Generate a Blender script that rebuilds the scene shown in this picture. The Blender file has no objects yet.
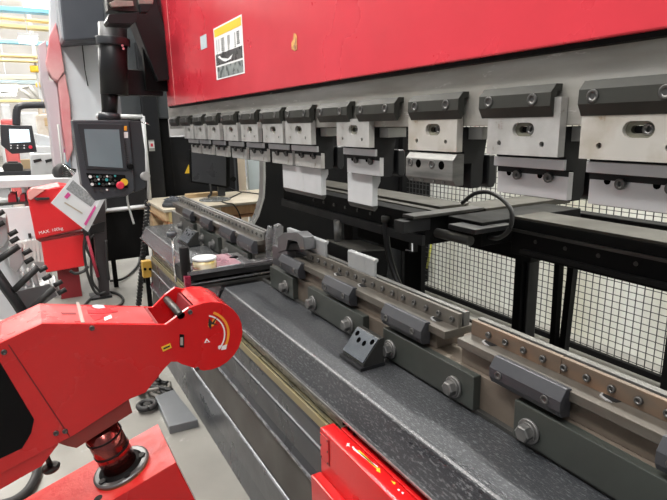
import bpy, bmesh, math, random
from mathutils import Vector, Matrix
from mathutils.geometry import tessellate_polygon
random.seed(7)
C = bpy.context.scene.collection
PI = math.pi
# ------------------------------------------------------------------ camera
H = 1.55
ROT = ((0.49386677,-0.18903991,0.84873996),(0.86927204,0.13145618,-0.47653478),(-0.02148802,0.97313061,0.22924895))
FPX = 538.77
cd = bpy.data.cameras.new('camera'); cam = bpy.data.objects.new('camera', cd); C.objects.link(cam)
cd.sensor_width = 36; cd.lens = FPX/667*36; cd.clip_end = 200; cd.clip_start = .02
cam.matrix_world = Matrix.Translation((0,0,H)) @ Matrix(ROT).to_4x4()
bpy.context.scene.camera = cam
RM = Matrix(ROT)
def at(x, y, X=None, Y=None, Z=None):
    r = RM @ Vector((x-333.5, 250-y, -FPX))
    t = X/r.x if X is not None else (Y/r.y if Y is not None else (Z-H)/r.z)
    return Vector((r.x*t, r.y*t, r.z*t+H))
# ------------------------------------------------------------------ materials
MATS = {}
def mat(name, col, rough=.5, metal=0., col2=None, nscale=6., stretch=(1,1,1), bump=0., spec=.5, lo=.35, hi=.65, fine=0., wear=None, coat=0., rvar=.1):
    if name in MATS: return MATS[name]
    m = bpy.data.materials.new(name); m.use_nodes = True; nt = m.node_tree; N = nt.nodes; L = nt.links
    b = N['Principled BSDF']
    b.inputs['Roughness'].default_value = rough; b.inputs['Metallic'].default_value = metal
    b.inputs['Specular IOR Level'].default_value = spec
    if coat: b.inputs['Coat Weight'].default_value = coat; b.inputs['Coat Roughness'].default_value = .15
    b.inputs['Base Color'].default_value = (*col, 1)
    tc = N.new('ShaderNodeTexCoord'); mp = N.new('ShaderNodeMapping'); mp.inputs['Scale'].default_value = stretch
    L.new(tc.outputs['Object'], mp.inputs['Vector'])
    nz = N.new('ShaderNodeTexNoise'); nz.inputs['Scale'].default_value = nscale; nz.inputs['Detail'].default_value = 6
    L.new(mp.outputs[0], nz.inputs['Vector'])
    src = None
    if col2 is not None:
        r = N.new('ShaderNodeValToRGB'); e = r.color_ramp.elements
        e[0].position = lo; e[1].position = hi; e[0].color = (*col, 1); e[1].color = (*col2, 1)
        L.new(nz.outputs['Fac'], r.inputs['Fac']); src = r.outputs['Color']
    if wear is not None:          # small light scuffs: (colour, scale, threshold)
        n2 = N.new('ShaderNodeTexNoise'); n2.inputs['Scale'].default_value = wear[1]; n2.inputs['Detail'].default_value = 8
        n2.inputs['Roughness'].default_value = .7
        L.new(mp.outputs[0], n2.inputs['Vector'])
        r2 = N.new('ShaderNodeValToRGB'); e = r2.color_ramp.elements
        e[0].position = wear[2]; e[1].position = wear[2]+.06; e[0].color = (0,0,0,1); e[1].color = (1,1,1,1)
        L.new(n2.outputs['Fac'], r2.inputs['Fac'])
        mx = N.new('ShaderNodeMix'); mx.data_type = 'RGBA'
        L.new(r2.outputs['Color'], mx.inputs['Factor'])
        if src: L.new(src, mx.inputs['A'])
        else: mx.inputs['A'].default_value = (*col, 1)
        mx.inputs['B'].default_value = (*wear[0], 1); src = mx.outputs['Result']
    if src: L.new(src, b.inputs['Base Color'])
    if rvar:
        mr = N.new('ShaderNodeMapRange'); mr.inputs['From Min'].default_value = .3; mr.inputs['From Max'].default_value = .7
        mr.inputs['To Min'].default_value = max(.02, rough-rvar); mr.inputs['To Max'].default_value = rough+rvar
        L.new(nz.outputs['Fac'], mr.inputs['Value']); L.new(mr.outputs[0], b.inputs['Roughness'])
    if bump:
        n3 = N.new('ShaderNodeTexNoise'); n3.inputs['Scale'].default_value = fine or nscale*4; n3.inputs['Detail'].default_value = 4
        L.new(tc.outputs['Object'], n3.inputs['Vector'])
        bp = N.new('ShaderNodeBump'); bp.inputs['Strength'].default_value = bump; bp.inputs['Distance'].default_value = .01
        L.new(n3.outputs['Fac'], bp.inputs['Height']); L.new(bp.outputs[0], b.inputs['Normal'])
    MATS[name] = m; return m
def emis(name, col, s):
    if name in MATS: return MATS[name]
    m = bpy.data.materials.new(name); m.use_nodes = True; b = m.node_tree.nodes['Principled BSDF']
    b.inputs['Base Color'].default_value = (*col,1); b.inputs['Emission Color'].default_value = (*col,1); b.inputs['Emission Strength'].default_value = s
    MATS[name] = m; return m
steel   = mat('ground_steel', (.54,.535,.52), .40, .5, (.36,.35,.335), 12, bump=.05, wear=((.27,.24,.21), 24, .60))
steelp  = mat('ground_steel_cool', (.53,.53,.545), .36, .5, (.43,.43,.44), 5, bump=.03)
stain   = mat('stained_steel', (.56,.54,.50), .45, .5, (.34,.30,.24), 11, lo=.42, hi=.70, wear=((.25,.17,.10), 11, .62))
ramst   = mat('ram_steel', (.46,.445,.41), .38, .55, (.34,.325,.29), 3.5, (1,1,6), bump=.04, wear=((.62,.61,.58), 9, .60))
oxide   = mat('black_oxide_clamp', (.036,.037,.033), .50, .1, (.028,.028,.024), 8, spec=.28)
oxide2  = mat('black_oxide_steel', (.075,.075,.072), .38, .6, (.045,.045,.042), 8)
darkst  = mat('dark_side_steel', (.012,.012,.013), .55, 0, (.009,.009,.009), 8, spec=.2)
screwm  = mat('screw_steel', (.11,.108,.105), .34, .7)
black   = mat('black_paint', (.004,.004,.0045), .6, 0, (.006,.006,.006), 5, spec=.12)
void    = mat('dark_bore', (.002,.002,.002), .9, spec=0.)
blacks  = mat('satin_black_paint', (.015,.016,.018), .42, 0, (.011,.011,.012), 5, bump=.03, spec=.35)
red     = mat('red_cover_paint', (.66,.035,.055), .30, 0, (.56,.025,.04), 2.0, coat=.35, wear=((.85,.55,.52), 17, .76))
reda    = mat('red_arm_paint', (.60,.010,.012), .30, 0, (.54,.008,.010), 3, coat=.3, wear=((.75,.35,.33), 22, .75))
bedp    = mat('worn_black_bed_paint', (.024,.026,.030), .34, .2, (.046,.048,.052), 4, (.6,2,2), bump=.2, fine=420, wear=((.12,.125,.13), 110, .535), rvar=.10)
apronp  = mat('dark_apron_paint', (.022,.024,.030), .30, .1, (.030,.032,.036), 5, bump=.05, wear=((.2,.21,.22), 40, .72))
panelp  = mat('grey_brown_panel_paint', (.060,.056,.050), .5, 0, (.052,.048,.042), 4)
green   = mat('green_grey_plate_paint', (.040,.045,.040), .42, .12, (.033,.036,.032), 6, wear=((.16,.12,.10), 9, .68))
brown   = mat('stained_block_steel', (.150,.122,.098), .5, .3, (.10,.080,.062), 6, bump=.08, wear=((.25,.22,.18), 8, .62))
diest   = mat('die_rail_steel', (.125,.116,.102), .40, .45, (.092,.080,.066), 5, (1,3,3), wear=((.17,.12,.085), 5, .62))
grooved = mat('oily_yellow_residue', (.14,.12,.06), .5, .1, (.04,.038,.03), 14, (1,9,9), bump=.3, wear=((.34,.31,.22), 12, .60))
chrome  = mat('bright_steel', (.75,.75,.76), .15, .95)
redchr  = mat('polished_shaft_steel', (.60,.52,.50), .16, 1.0)
white   = mat('white_sheet', (.76,.77,.79), .45, 0, (.66,.67,.69), 2)
whitep  = mat('white_paint', (.62,.63,.64), .5, 0, (.50,.51,.52), 3)
greyf   = mat('pale_grey_paint', (.62,.65,.68), .5, 0, (.55,.57,.60), 2)
wood    = mat('pine_wood', (.62,.46,.27), .6, 0, (.50,.33,.18), 4, (1,1,8), bump=.1)
wood2   = mat('orange_wood', (.58,.30,.15), .6, 0, (.50,.22,.10), 4, (1,1,8))
rubber  = mat('black_rubber', (.02,.02,.02), .6)
yellow  = mat('yellow_paint', (.85,.55,.04), .45)
yellowp = mat('crane_yellow', (.85,.70,.36), .5)
bluep   = mat('crane_blue', (.25,.58,.75), .5)
screenm = mat('grey_screen_glass', (.17,.215,.24), .18, 0, (.20,.25,.275), 2, rvar=.03)
plastic = mat('dark_plastic', (.050,.055,.064), .42)
plastic2= mat('charcoal_plastic', (.035,.038,.043), .38)
maroon  = mat('maroon_black_paint', (.050,.030,.036), .35, 0)
orange  = mat('orange_print', (.85,.35,.03), .5)
whitei  = mat('white_print', (.85,.85,.85), .5)
inkm    = mat('black_print', (.02,.02,.02), .5)
magenta = mat('magenta_print', (.65,.08,.30), .5)
ltblue  = mat('pale_blue_panel', (.55,.63,.66), .45, 0, (.48,.55,.58), 3)
foil    = mat('pale_foil', (.35,.42,.44), .35, .5, (.2,.25,.27), 60)
# ------------------------------------------------------------------ mesh helpers
def bm_(): return bmesh.new()
def box(bm, x0,x1,y0,y1,z0,z1, M=None):
    vs = [Vector((x,y,z)) for x in (x0,x1) for y in (y0,y1) for z in (z0,z1)]
    if M is not None: vs = [M@v for v in vs]
    v = [bm.verts.new(p) for p in vs]
    for f in ((0,1,3,2),(4,6,7,5),(0,4,5,1),(2,3,7,6),(0,2,6,4),(1,5,7,3)): bm.faces.new([v[i] for i in f])
    return bm
def prism(bm, pts, a, b, axis='X', holes=(), M=None):
    """polygon pts (with holes) in the two other axes, extruded along axis from a to b"""
    def P(p, h):
        q = {'X':Vector((h,p[0],p[1])), 'Y':Vector((p[0],h,p[1])), 'Z':Vector((p[0],p[1],h))}[axis]
        return M@q if M is not None else q
    loops = [list(pts)] + [list(h) for h in holes]
    tris = tessellate_polygon([[Vector((p[0],p[1],0)) for p in l] for l in loops])
    flat = [p for l in loops for p in l]
    va = [bm.verts.new(P(p,a)) for p in flat]; vb = [bm.verts.new(P(p,b)) for p in flat]
    if not holes:
        bm.faces.new(va); bm.faces.new(list(reversed(vb)))
    else:
        for t in tris:
            try:
                bm.faces.new([va[i] for i in t]); bm.faces.new([vb[i] for i in reversed(t)])
            except ValueError: pass
    o = 0
    for l in loops:
        n = len(l)
        for i in range(n):
            j = (i+1)%n
            bm.faces.new((va[o+i],va[o+j],vb[o+j],vb[o+i]))
        o += n
    return bm
def frame_of(d):
    d = Vector(d).normalized(); up = Vector((0,0,1)) if abs(d.z) < .9 else Vector((1,0,0))
    a = d.cross(up).normalized(); b = a.cross(d).normalized(); return a, b, d
def cyl(bm, p0, p1, r0, r1=None, seg=20, caps=True):
    p0, p1 = Vector(p0), Vector(p1); r1 = r0 if r1 is None else r1
    a, b, d = frame_of(p1-p0)
    A = []; B = []
    for i in range(seg):
        t = 2*PI*i/seg; w = a*math.cos(t)+b*math.sin(t)
        A.append(bm.verts.new(p0+w*r0)); B.append(bm.verts.new(p1+w*r1))
    for i in range(seg):
        j=(i+1)%seg; f = bm.faces.new((A[i],A[j],B[j],B[i])); f.smooth = seg > 8
    if caps: bm.faces.new(list(reversed(A))); bm.faces.new(B)
    return bm
def lathe(bm, p, d, prof, seg=20, close=True):
    """prof: list of (radius, height along d)"""
    p = Vector(p); a, b, d = frame_of(d); rings = []
    for r, h in prof:
        rings.append([bm.verts.new(p+d*h+(a*math.cos(2*PI*i/seg)+b*math.sin(2*PI*i/seg))*max(r,1e-5)) for i in range(seg)])
    for k in range(len(rings)-1):
        for i in range(seg):
            j=(i+1)%seg; f=bm.faces.new((rings[k][i],rings[k][j],rings[k+1][j],rings[k+1][i])); f.smooth = seg > 8
    if close: bm.faces.new(list(reversed(rings[0]))); bm.faces.new(rings[-1])
    return bm
def socket(bm, p, d, r, h):
    """socket head cap screw with a hexagonal recess"""
    lathe(bm, p, d, [(r,0),(r,h*.85),(r*.88,h),(r*.52,h),(r*.50,h*.35)], 14)
    return bm
def hexbolt(bm, p, d, r, h):
    p = Vector(p); d = Vector(d).normalized()
    lathe(bm, p, d, [(r*1.45,0),(r*1.45,h*.2),(r*1.35,h*.25)], 24)
    lathe(bm, p+d*h*.25, d, [(r*1.12,0),(r*1.12,h*.12)], 20)
    lathe(bm, p+d*h*.3, d, [(r,0),(r,h*.6),(r*.82,h*.7)], 6)
    return bm
def tube(bm, pts, r, seg=8, closed=False):
    pts = [Vector(p) for p in pts]; rings = []; n = len(pts)
    for k, p in enumerate(pts):
        d = (pts[min(k+1,n-1)]-pts[max(k-1,0)]); a, b, _ = frame_of(d)
        rings.append([bm.verts.new(p+(a*math.cos(2*PI*i/seg)+b*math.sin(2*PI*i/seg))*r) for i in range(seg)])
    for k in range(n-1):
        for i in range(seg):
            j=(i+1)%seg; f=bm.faces.new((rings[k][i],rings[k][j],rings[k+1][j],rings[k+1][i])); f.smooth=True
    bm.faces.new(list(reversed(rings[0]))); bm.faces.new(rings[-1]); return bm
def curve(pts, n=8):
    """Catmull-Rom through points"""
    P = [Vector(p) for p in pts]; P = [P[0]*2-P[1]]+P+[P[-1]*2-P[-2]]; out = []
    for k in range(1,len(P)-2):
        for i in range(n):
            t=i/n; a,b,c,d = P[k-1],P[k],P[k+1],P[k+2]
            out.append(.5*((2*b)+(c-a)*t+(2*a-5*b+4*c-d)*t*t+(3*b-a-3*c+d)*t**3))
    out.append(P[-2]); return out
def obj(name, bm, m, parent=None, bevel=0., seg=2, smooth=False):
    bmesh.ops.remove_doubles(bm, verts=bm.verts, dist=1e-6)
    bmesh.ops.recalc_face_normals(bm, faces=bm.faces)
    me = bpy.data.meshes.new(name); bm.to_mesh(me); bm.free(); me.materials.append(m)
    if smooth:
        for p in me.polygons: p.use_smooth = True
    o = bpy.data.objects.new(name, me); C.objects.link(o)
    if parent is not None: o.parent = parent; 
    if bevel:
        b = o.modifiers.new('bevel','BEVEL'); b.width = bevel; b.segments = seg; b.limit_method='ANGLE'; b.angle_limit = R(40); b.harden_normals=False
    if parent is not None:
        o.matrix_parent_inverse = Matrix.Identity(4)
        w = Vector((0,0,0)); q = parent
        while q is not None: w += q.location; q = q.parent
        me.transform(Matrix.Translation(-w))
    return o
def R(d): return math.radians(d)
def thing(name, label, cat, loc=(0,0,0), group=None):
    o = bpy.data.objects.new(name, None); C.objects.link(o); o.location = loc; o.empty_display_size=.05
    o['label']=label; o['category']=cat
    if group: o['group']=group
    return o
def tag(o, label, cat, group=None):
    o['label']=label; o['category']=cat
    if group: o['group']=group
    return o
def struct(name, bm, m, bevel=0):
    o = obj(name, bm, m, None, bevel); o['kind']='structure'; return o
def stadium(cx, cz, w, h, n=8):
    r=h/2; o=[]
    for i in range(n+1): t=-PI/2+PI*i/n; o.append((cx+w/2-r+r*math.cos(t), cz+r*math.sin(t)))
    for i in range(n+1): t=PI/2+PI*i/n; o.append((cx-w/2+r+r*math.cos(t), cz+r*math.sin(t)))
    return o
def circ(cx, cz, r, n=12): return [(cx+r*math.cos(2*PI*i/n), cz+r*math.sin(2*PI*i/n)) for i in range(n)]
def lbl(o, s): o['label']=s; return o
def text(name, s, size, M, m, parent=None, ext=.0005):
    cu = bpy.data.curves.new(name,'FONT'); cu.body=s; cu.size=size; cu.extrude=ext
    t = bpy.data.objects.new(name, cu); C.objects.link(t)
    me = bpy.data.meshes.new_from_object(t); bpy.data.objects.remove(t)
    o = bpy.data.objects.new(name, me); C.objects.link(o); me.materials.clear(); me.materials.append(m)
    me.transform(M)
    if parent is not None:
        o.parent = parent; w = Vector((0,0,0)); q = parent
        while q is not None: w += q.location; q = q.parent
        me.transform(Matrix.Translation(-w))
    return o
def frameM(o, ex, ey):
    ex=Vector(ex).normalized(); ey=Vector(ey).normalized(); ez=ex.cross(ey)
    return Matrix.Translation(Vector(o)) @ Matrix((ex,ey,ez)).transposed().to_4x4()
ORD = ['rightmost','second from right','third from right','fourth from right','fifth from right','sixth from right','seventh from right','eighth from right','ninth from right','tenth from right','eleventh from right','twelfth from right','leftmost']
FY = (0,-1,0)

# ================================================================== SETTING
floorm = mat('polished_concrete', (.235,.23,.205), .46, 0, (.175,.17,.155), 1.6, bump=.03, wear=((.28,.275,.25), 5, .60))
b=bm_(); box(b,-45,8,-14,6,-.05,0); struct('floor', b, floorm)
wallm = mat('back_wall_paint', (.80,.81,.76), .6, 0, (.62,.61,.50), 1.1, (1.6,1,.25), lo=.42, hi=.68, wear=((.40,.39,.33), 2.6, .62))
b=bm_(); box(b,-8,4,3.35,3.5,0,5); struct('wall_back', b, wallm)
farm = mat('far_wall_paint', (.62,.60,.57), .8, 0, (.5,.48,.45), .4)
b=bm_(); box(b,-40.2,-40,-14,16,0,9); struct('wall_left', b, farm)
ceilm = mat('ceiling_deck', (.80,.76,.70), .8, 0, (.70,.66,.60), .6)
b=bm_(); box(b,-40,4,-14,4.0,8.5,8.6); struct('ceiling', b, ceilm)

# ================================================================== PRESS BRAKE
XR = .9
pb = thing('press_brake','long red and black press brake with a grey steel ram across the picture','machine',(-2,1.1,0))
b=bm_(); box(b,-4.22,XR,.98,1.10,1.535,2.6); obj('ram_beam',b,ramst,pb,.002)
b=bm_(); box(b,-4.07,XR,.945,.98,1.690,2.75); rc=obj('front_cover',b,red,pb,.004)
b=bm_(); box(b,-3.845,-3.842,.9435,.945,1.695,2.7); obj('panel_seam',b,mat('pale_seam_scratch',(.8,.45,.42),.5),rc)
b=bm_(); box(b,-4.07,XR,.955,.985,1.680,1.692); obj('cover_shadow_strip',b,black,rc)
# stickers on the cover
st=bm_(); box(st,-2.905,-2.485,.943,.9445,1.785,2.040); s=obj('warning_label',st,whitei,pb); lbl(s,'white warning label with a yellow band and black text')
q=bm_(); box(q,-2.89,-2.495,.942,.943,1.995,2.032); obj('yellow_band',q,yellow,s)
q=bm_(); box(q,-2.89,-2.500,.942,.943,1.855,1.908); obj('upper_picture',q,mat('label_dark_picture',(.06,.055,.055),.3,0,(.10,.10,.10),30),s)
q=bm_(); box(q,-2.88,-2.500,.942,.943,1.792,1.846); obj('lower_picture',q,mat('label_grey_picture',(.10,.11,.11),.3,0,(.32,.35,.34),26),s)
rnd=random.Random(3)
for i,(x,h,w) in enumerate(((-2.865,.075,.008),(-2.83,.055,.006),(-2.77,.07,.03),(-2.685,.07,.014),(-2.665,.04,.006),(-2.59,.065,.008),(-2.545,.05,.02))):
    q=bm_(); n=int(h/.007)
    for k in range(n):
        z=1.985-.010-k*.0085*(1 if h<.07 else 1.1); ww=w*(.5+.5*rnd.random())
        box(q,x-ww,x+ww,.942,.943,z-.0019,z+.0019)
    obj('warning_text',q,inkm,s)
q=bm_(); prism(q,[(-2.80,1.885),(-2.70,1.872),(-2.63,1.885),(-2.66,1.866),(-2.74,1.862),(-2.78,1.870),(-2.86,1.895),(-2.83,1.900)],.9413,.942,'Y'); obj('hand_shape',q,whitei,s)
q=bm_(); box(q,-3.15,-3.035,.943,.9445,1.965,2.035); lbl(obj('small_label',q,ltblue,pb),'small faded blue label')
q=bm_()
prism(q,[(-1.975,1.83),(-1.945,1.818),(-1.925,1.823),(-1.925,1.868),(-1.935,1.880),(-1.95,1.882),(-1.955,1.862),(-1.972,1.852)],.9432,.9445,'Y'); o=obj('torn_label',q,mat('torn_label_brown',(.25,.10,.06),.6,0,(.75,.42,.12),60),pb)
lbl(o,'torn orange and black label remnant')
# side frame (black plate with a C shaped throat), left end
fr=[(3.33,0),(3.33,3),(.80,3),(.80,1.80),(1.35,1.78),(1.55,1.72),(1.64,1.60),(1.655,1.45)]
fr+=[(1.652,1.30),(1.645,1.12),(1.628,.98),(1.575,.84),(1.48,.70),(1.35,.60),(1.17,.56),(1.17,0)]
b=bm_(); prism(b,fr,-4.08,-4.02,'X'); sf=obj('side_frame',b,black,pb)
th=[(1.55,1.72),(1.64,1.60),(1.655,1.45),(1.652,1.30),(1.645,1.12),(1.628,.98),(1.575,.84),(1.48,.70)]
th2=[(y-.018,z) for y,z in reversed(th)]
b=bm_(); prism(b,th+th2,-4.09,-4.005,'X'); lbl(obj('throat_edge',b,mat('worn_grey_edge',(.36,.36,.35),.35,.5),sf),'grey worn edge of the throat')
# left end covers
b=bm_()
pts=[at(155,-12,X=-4.0),at(183,-12,X=-4.0),at(186.5,77,X=-4.0),at(180,82,X=-4.0),at(168,45,X=-4.0),at(155,8,X=-4.0)]
prism(b,[(p.y,p.z) for p in pts],-4.14,-4.0,'X'); obj('upper_end_cover',b,maroon,pb,.004)
b=bm_()
pts=[at(135,-12,X=-3.96),at(154,-12,X=-3.96),at(169,42,X=-3.96),at(183,74,X=-3.96),at(181,79,X=-3.96),at(158,81,X=-3.96),at(135,22,X=-3.96)]
prism(b,[(p.y,p.z) for p in pts],-4.16,-3.96,'X'); obj('slanted_end_cover',b,blacks,pb,.006)
# base of machine and bed
b=bm_(); prism(b,[(-4.3,.30),(XR,.30),(XR,.905),(-2.30,.905),(-2.30,.775),(-4.3,.775)],.955,1.16,'Y'); obj('lower_beam',b,brown,pb,.002)
b=bm_(); box(b,-4.3,-2.515,.955,1.16,.7752,.905); lbl(obj('far_beam_block',b,mat('grey_block_steel',(.20,.195,.18),.45,.4,(.15,.145,.13),6),pb,.002),'greyer far block of the lower beam')
def bedprof():
    p=[(.957,.80),(.957,.775)]
    t=[]
    for i in range(7):
        a=R(90+80*i/6); t.append((.757+.016*math.cos(a), .784+.016*math.sin(a)))
    return [(.957,.80)]+t+[(.706,.722),(.696,.722),(.696,.712),(.712,.712),(.745,.775),(.957,.776)]
b=bm_(); prism(b,bedprof(),-2.40,XR,'X'); bc=obj('bed_cover',b,bedp,pb,.0015)
wr=mat('worn_highlight_paint',(.05,.052,.056),.42,.1,(.10,.103,.108),30,(1,3,3),wear=((.26,.265,.27),150,.54),rvar=.05)  # ridge highlight put into paler specks, together with paint wear
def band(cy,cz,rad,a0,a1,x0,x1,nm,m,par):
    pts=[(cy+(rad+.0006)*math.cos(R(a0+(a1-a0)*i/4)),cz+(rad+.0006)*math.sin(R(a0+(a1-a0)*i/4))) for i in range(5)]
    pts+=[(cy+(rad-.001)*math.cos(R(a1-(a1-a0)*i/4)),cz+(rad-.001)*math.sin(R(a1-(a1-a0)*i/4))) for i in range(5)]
    bb=bm_(); prism(bb,pts,x0,x1,'X'); return lbl(obj(nm,bb,m,par),'worn edge with a painted pale highlight')
band(.757,.784,.016,106,130,-2.40,-.55,'worn_ridge_highlight',wr,bc)
ws=mat('bright_lip_highlight',(.42,.42,.42),.3,.6,(.22,.22,.22),12,(1,4,4))
b=bm_(); box(b,-2.40,XR,.6945,.6965,.7185,.7235); lbl(obj('lip_edge',b,ws,bc),'bright lip edge with painted highlight')  # bright line on the lip, its highlight drawn as a pale strip
b=bm_(); box(b,-2.40,XR,.940,.957,.80,.812); obj('bed_cover_seam',b,oxide2,bc,.001)
pf=[(y,z-.012*0) for y,z in bedprof()]
b=bm_(); prism(b,pf,-4.30,-2.44,'X'); lbl(obj('bed_cover',b,mat('worn_sheen_bed_paint',(.17,.175,.18),.20,.6,(.26,.265,.27),5,(.5,1.5,1.5),bump=.15,fine=120),pb,.0015),'lighter worn far bed cover with painted sheen')  # glossy reflections put into the lighter grey, with some wear
b=bm_()
for k in range(9):
    x=-2.12+.36*k; cyl(b,(x,.951,.800),(x,.951,.8135),.0085,seg=12)
obj('cover_screw',b,rubber,bc)
b=bm_(); box(b,-3.92,XR,.735,.80,.60,.774); obj('recess_back',b,black,pb)
b=bm_()
rnd=random.Random(5); x=-3.92
while x<XR:
    l=rnd.uniform(.1,.3); box(b,x,min(x+l-.006,XR),.706+rnd.uniform(0,.004),.736,.640,.652+rnd.uniform(0,.003)); x+=l
obj('groove_strip',b,grooved,pb,.001)
b=bm_(); box(b,-3.92,XR,.698,.7055,.618,.650); obj('groove_lip',b,mat('yellow_brown_strip',(.20,.165,.075),.45,.1,(.20,.17,.10),10,(1,4,4)),pb,.001)
b=bm_(); box(b,-3.92,XR,.72,.728,.660,.690); obj('scratched_rail',b,mat('scratched_rail_steel',(.32,.30,.26),.35,.6,(.12,.11,.10),20,(1,5,5)),pb,.001)
def arc(cy,cz,r,a0,a1,n=6): return [(cy+r*math.cos(R(a0+(a1-a0)*i/n)), cz+r*math.sin(R(a0+(a1-a0)*i/n))) for i in range(n+1)]
ap=[(.80,.62),(.705,.618)]+arc(.708,.606,.012,110,180,4)+[(.696,.55),(.690,.540),(.685,.46)]+arc(.693,.425,.022,165,215,5)+[(.70,.40),(.80,.39)]
b=bm_(); prism(b,ap,-3.92,XR,'X'); obj('upper_apron',b,apronp,pb)
b=bm_(); box(b,-3.92,XR,.690,.70,.548,.552); obj('apron_crease',b,mat('crease_highlight',(.20,.205,.215),.35,.2),pb,.001)  # crease highlight drawn as a lighter strip
b=bm_(); prism(b,[(.80,.44),(.692,.44),(.668,.22),(.80,.22)],-3.92,XR,'X'); obj('apron_panel',b,panelp,pb)
we=mat('blue_grey_highlight',(.14,.145,.16),.28,.3,(.24,.25,.27),14,(1,4,4),wear=((.42,.43,.45),60,.60))  # highlights of the apron bends put into a paler, worn colour
band(.693,.425,.022,150,185,-3.92,XR,'lower_edge_highlight',we,pb)
lo=[(.80,.24),(.664,.236)]+arc(.668,.228,.010,110,180,4)+[(.656,.10),(.645,.0),(.80,0)]
b=bm_(); prism(b,lo,-3.92,XR,'X'); band(.668,.228,.010,105,165,-3.92,XR,'skirt_edge_highlight',we,pb); obj('lower_apron',b,mat('scuffed_black_skirt',(.050,.054,.062),.32,.2,(.075,.078,.083),5,bump=.1,wear=((.35,.36,.37),14,.64)),pb)

# green clamping plates with hex bolts
gi=0
for (x0,x1,bolts) in ((-.80,-.20,(-.752,-.30)),(-1.344,-.934,(-1.30,-1.005)),(-1.880,-1.462,(-1.832,-1.552)),(-2.27,-2.020,(-2.094,)),(-2.93,-2.56,(-2.89,-2.66)),(-3.42,-3.05,(-3.37,-3.14)),(-3.95,-3.58,(-3.90,-3.68))):
    b=bm_(); box(b,x0,x1,.930,.955,.812,.907); pl=obj('clamping_plate',b,green,pb,.002)
    for x in bolts:
        b=bm_(); hexbolt(b,(x,.930,.850),FY,.0205,.030); obj('hex_bolt',b,mat('dull_bolt_steel',(.12,.12,.118),.42,.6,(.18,.175,.17),20),pl)

# rail clamps on the block (dark bars with two screws)
def small_clamp_profile(): return [(.957,.985),(.940,.988),(.922,.962),(.922,.938),(.930,.922),(.957,.918)]
rl=[(-.877,-.672,'dark die clamp left of the bottom right corner, above the big right green plate'),
    (-.470,-.265,'dark die clamp cut by the right edge of the picture'),
    (-1.345,-1.142,'dark die clamp just above the slanted block on the bed'),
    (-1.742,-1.540,'dark die clamp in front of the small upright insert'),
    (-2.150,-1.948,'dark die clamp at the right side of the silver carriage'),
    (-2.695,-2.480,'dark die clamp at the right end of the far die rail'),
    (-3.000,-2.795,'second die clamp from the right on the far die rail'),
    (-3.390,-3.200,'third die clamp from the right on the far die rail'),
    (-3.830,-3.620,'leftmost die clamp on the far die rail')]
clampb = mat('bluish_black_clamp',(.052,.054,.062),.38,.4,(.040,.041,.046),6)
for x0,x1,l in rl:
    t=thing('die_clamp',l,'clamp',((x0+x1)/2,.957,.92),'clamps bolted along the die block')
    b=bm_(); prism(b,small_clamp_profile(),x0,x1,'X'); obj('clamp_bar',b,clampb,t,.0015)
    for x in (x0+.030,x1-.040):
        b=bm_(); socket(b,(x,.9225,.950),FY,.0105,.003); obj('socket_screw',b,screwm,t)

# die rails
def rail(x0,x1,label,pitch,first,m,seams=(),notch=()):
    t=thing('die_rail',label,'rail',((x0+x1)/2,1.0,.905),'die rails on the lower beam')
    b=bm_(); prism(b,[(.968,.906),(1.075,.906),(1.075,.950),(1.062,.958),(.968,.958)],x0-.0,x1-.055,'X'); obj('rail_neck',b,brown,t,.001)
    b=bm_(); prism(b,[(.950,.957),(1.06,.957),(1.06,.980),(.950,.980)],x0-(.06 if x0==-2.02 else 0),x1,'X'); obj('rail_ledge',b,diest,t,.0015)
    xs=[x0]+sorted(seams)+[x1]
    for i in range(len(xs)-1):
        b=bm_(); prism(b,[(1.0,.980),(1.012,.980),(1.012,1.022),(1.0,1.022)],xs[i]+(.0008 if i else 0),xs[i+1]-.0008,'X'); obj('clamping_strip',b,m,t,.001)
    b=bm_(); prism(b,[(1.0125,.980),(1.019,.980),(1.019,1.016),(1.0125,1.016)],x0,x1-.012,'X'); obj('die_groove',b,darkst,t)
    b=bm_(); prism(b,[(1.0225,.980),(1.045,.980),(1.045,1.018),(1.041,1.022),(1.0225,1.022)],x0,x1-.004,'X'); obj('back_strip',b,mat('pale_die_steel',(.14,.137,.13),.35,.6),t,.001)
    x=first
    while x>x0+.01:
        if x<x1-.01:
            b=bm_(); socket(b,(x,1.0,1.0),FY,.0088,.006); obj('socket_screw',b,screwm,t)
        x-=pitch
    for x in notch:
        b=bm_(); prism(b,[(x-.020,1.000),(x-.016,.988),(x,.982),(x+.016,.988),(x+.020,1.0)],.9802,.9816,'Z'); obj('finger_notch',b,darkst,t)
        b=bm_(); prism(b,[(x-.024,1.000),(x-.020,.986),(x,.978),(x+.012,.981),(x+.0,.984),(x-.016,.989),(x-.020,1.0)],.9801,.9822,'Z'); obj('notch_edge',b,steelp,t)
    return t
rust = mat('rusty_die_steel',(.125,.10,.078),.42,.4,(.21,.125,.078),5,(1,3,3),wear=((.16,.10,.06),12,.64))
rail(-1.022,XR-.1,'rust-brown die rail in the bottom right, in front of the wire fence',.0578,XR-.1-.02-.0035,rust,(-.735,-.3,.1),(-.948,-.608))
rail(-2.02,-1.072,'brown die rail holding two upright inserts in the middle of the press',.0578,-1.098,diest,(-1.36,-1.645),(-1.158,-1.565,-1.738))
rail(-4.22,-2.50,'grey far die rail running left behind the silver carriage',.062,-2.53,mat('grey_die_steel',(.25,.25,.235),.38,.5,(.19,.18,.165),5),(-3.2,-3.7),())
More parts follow.
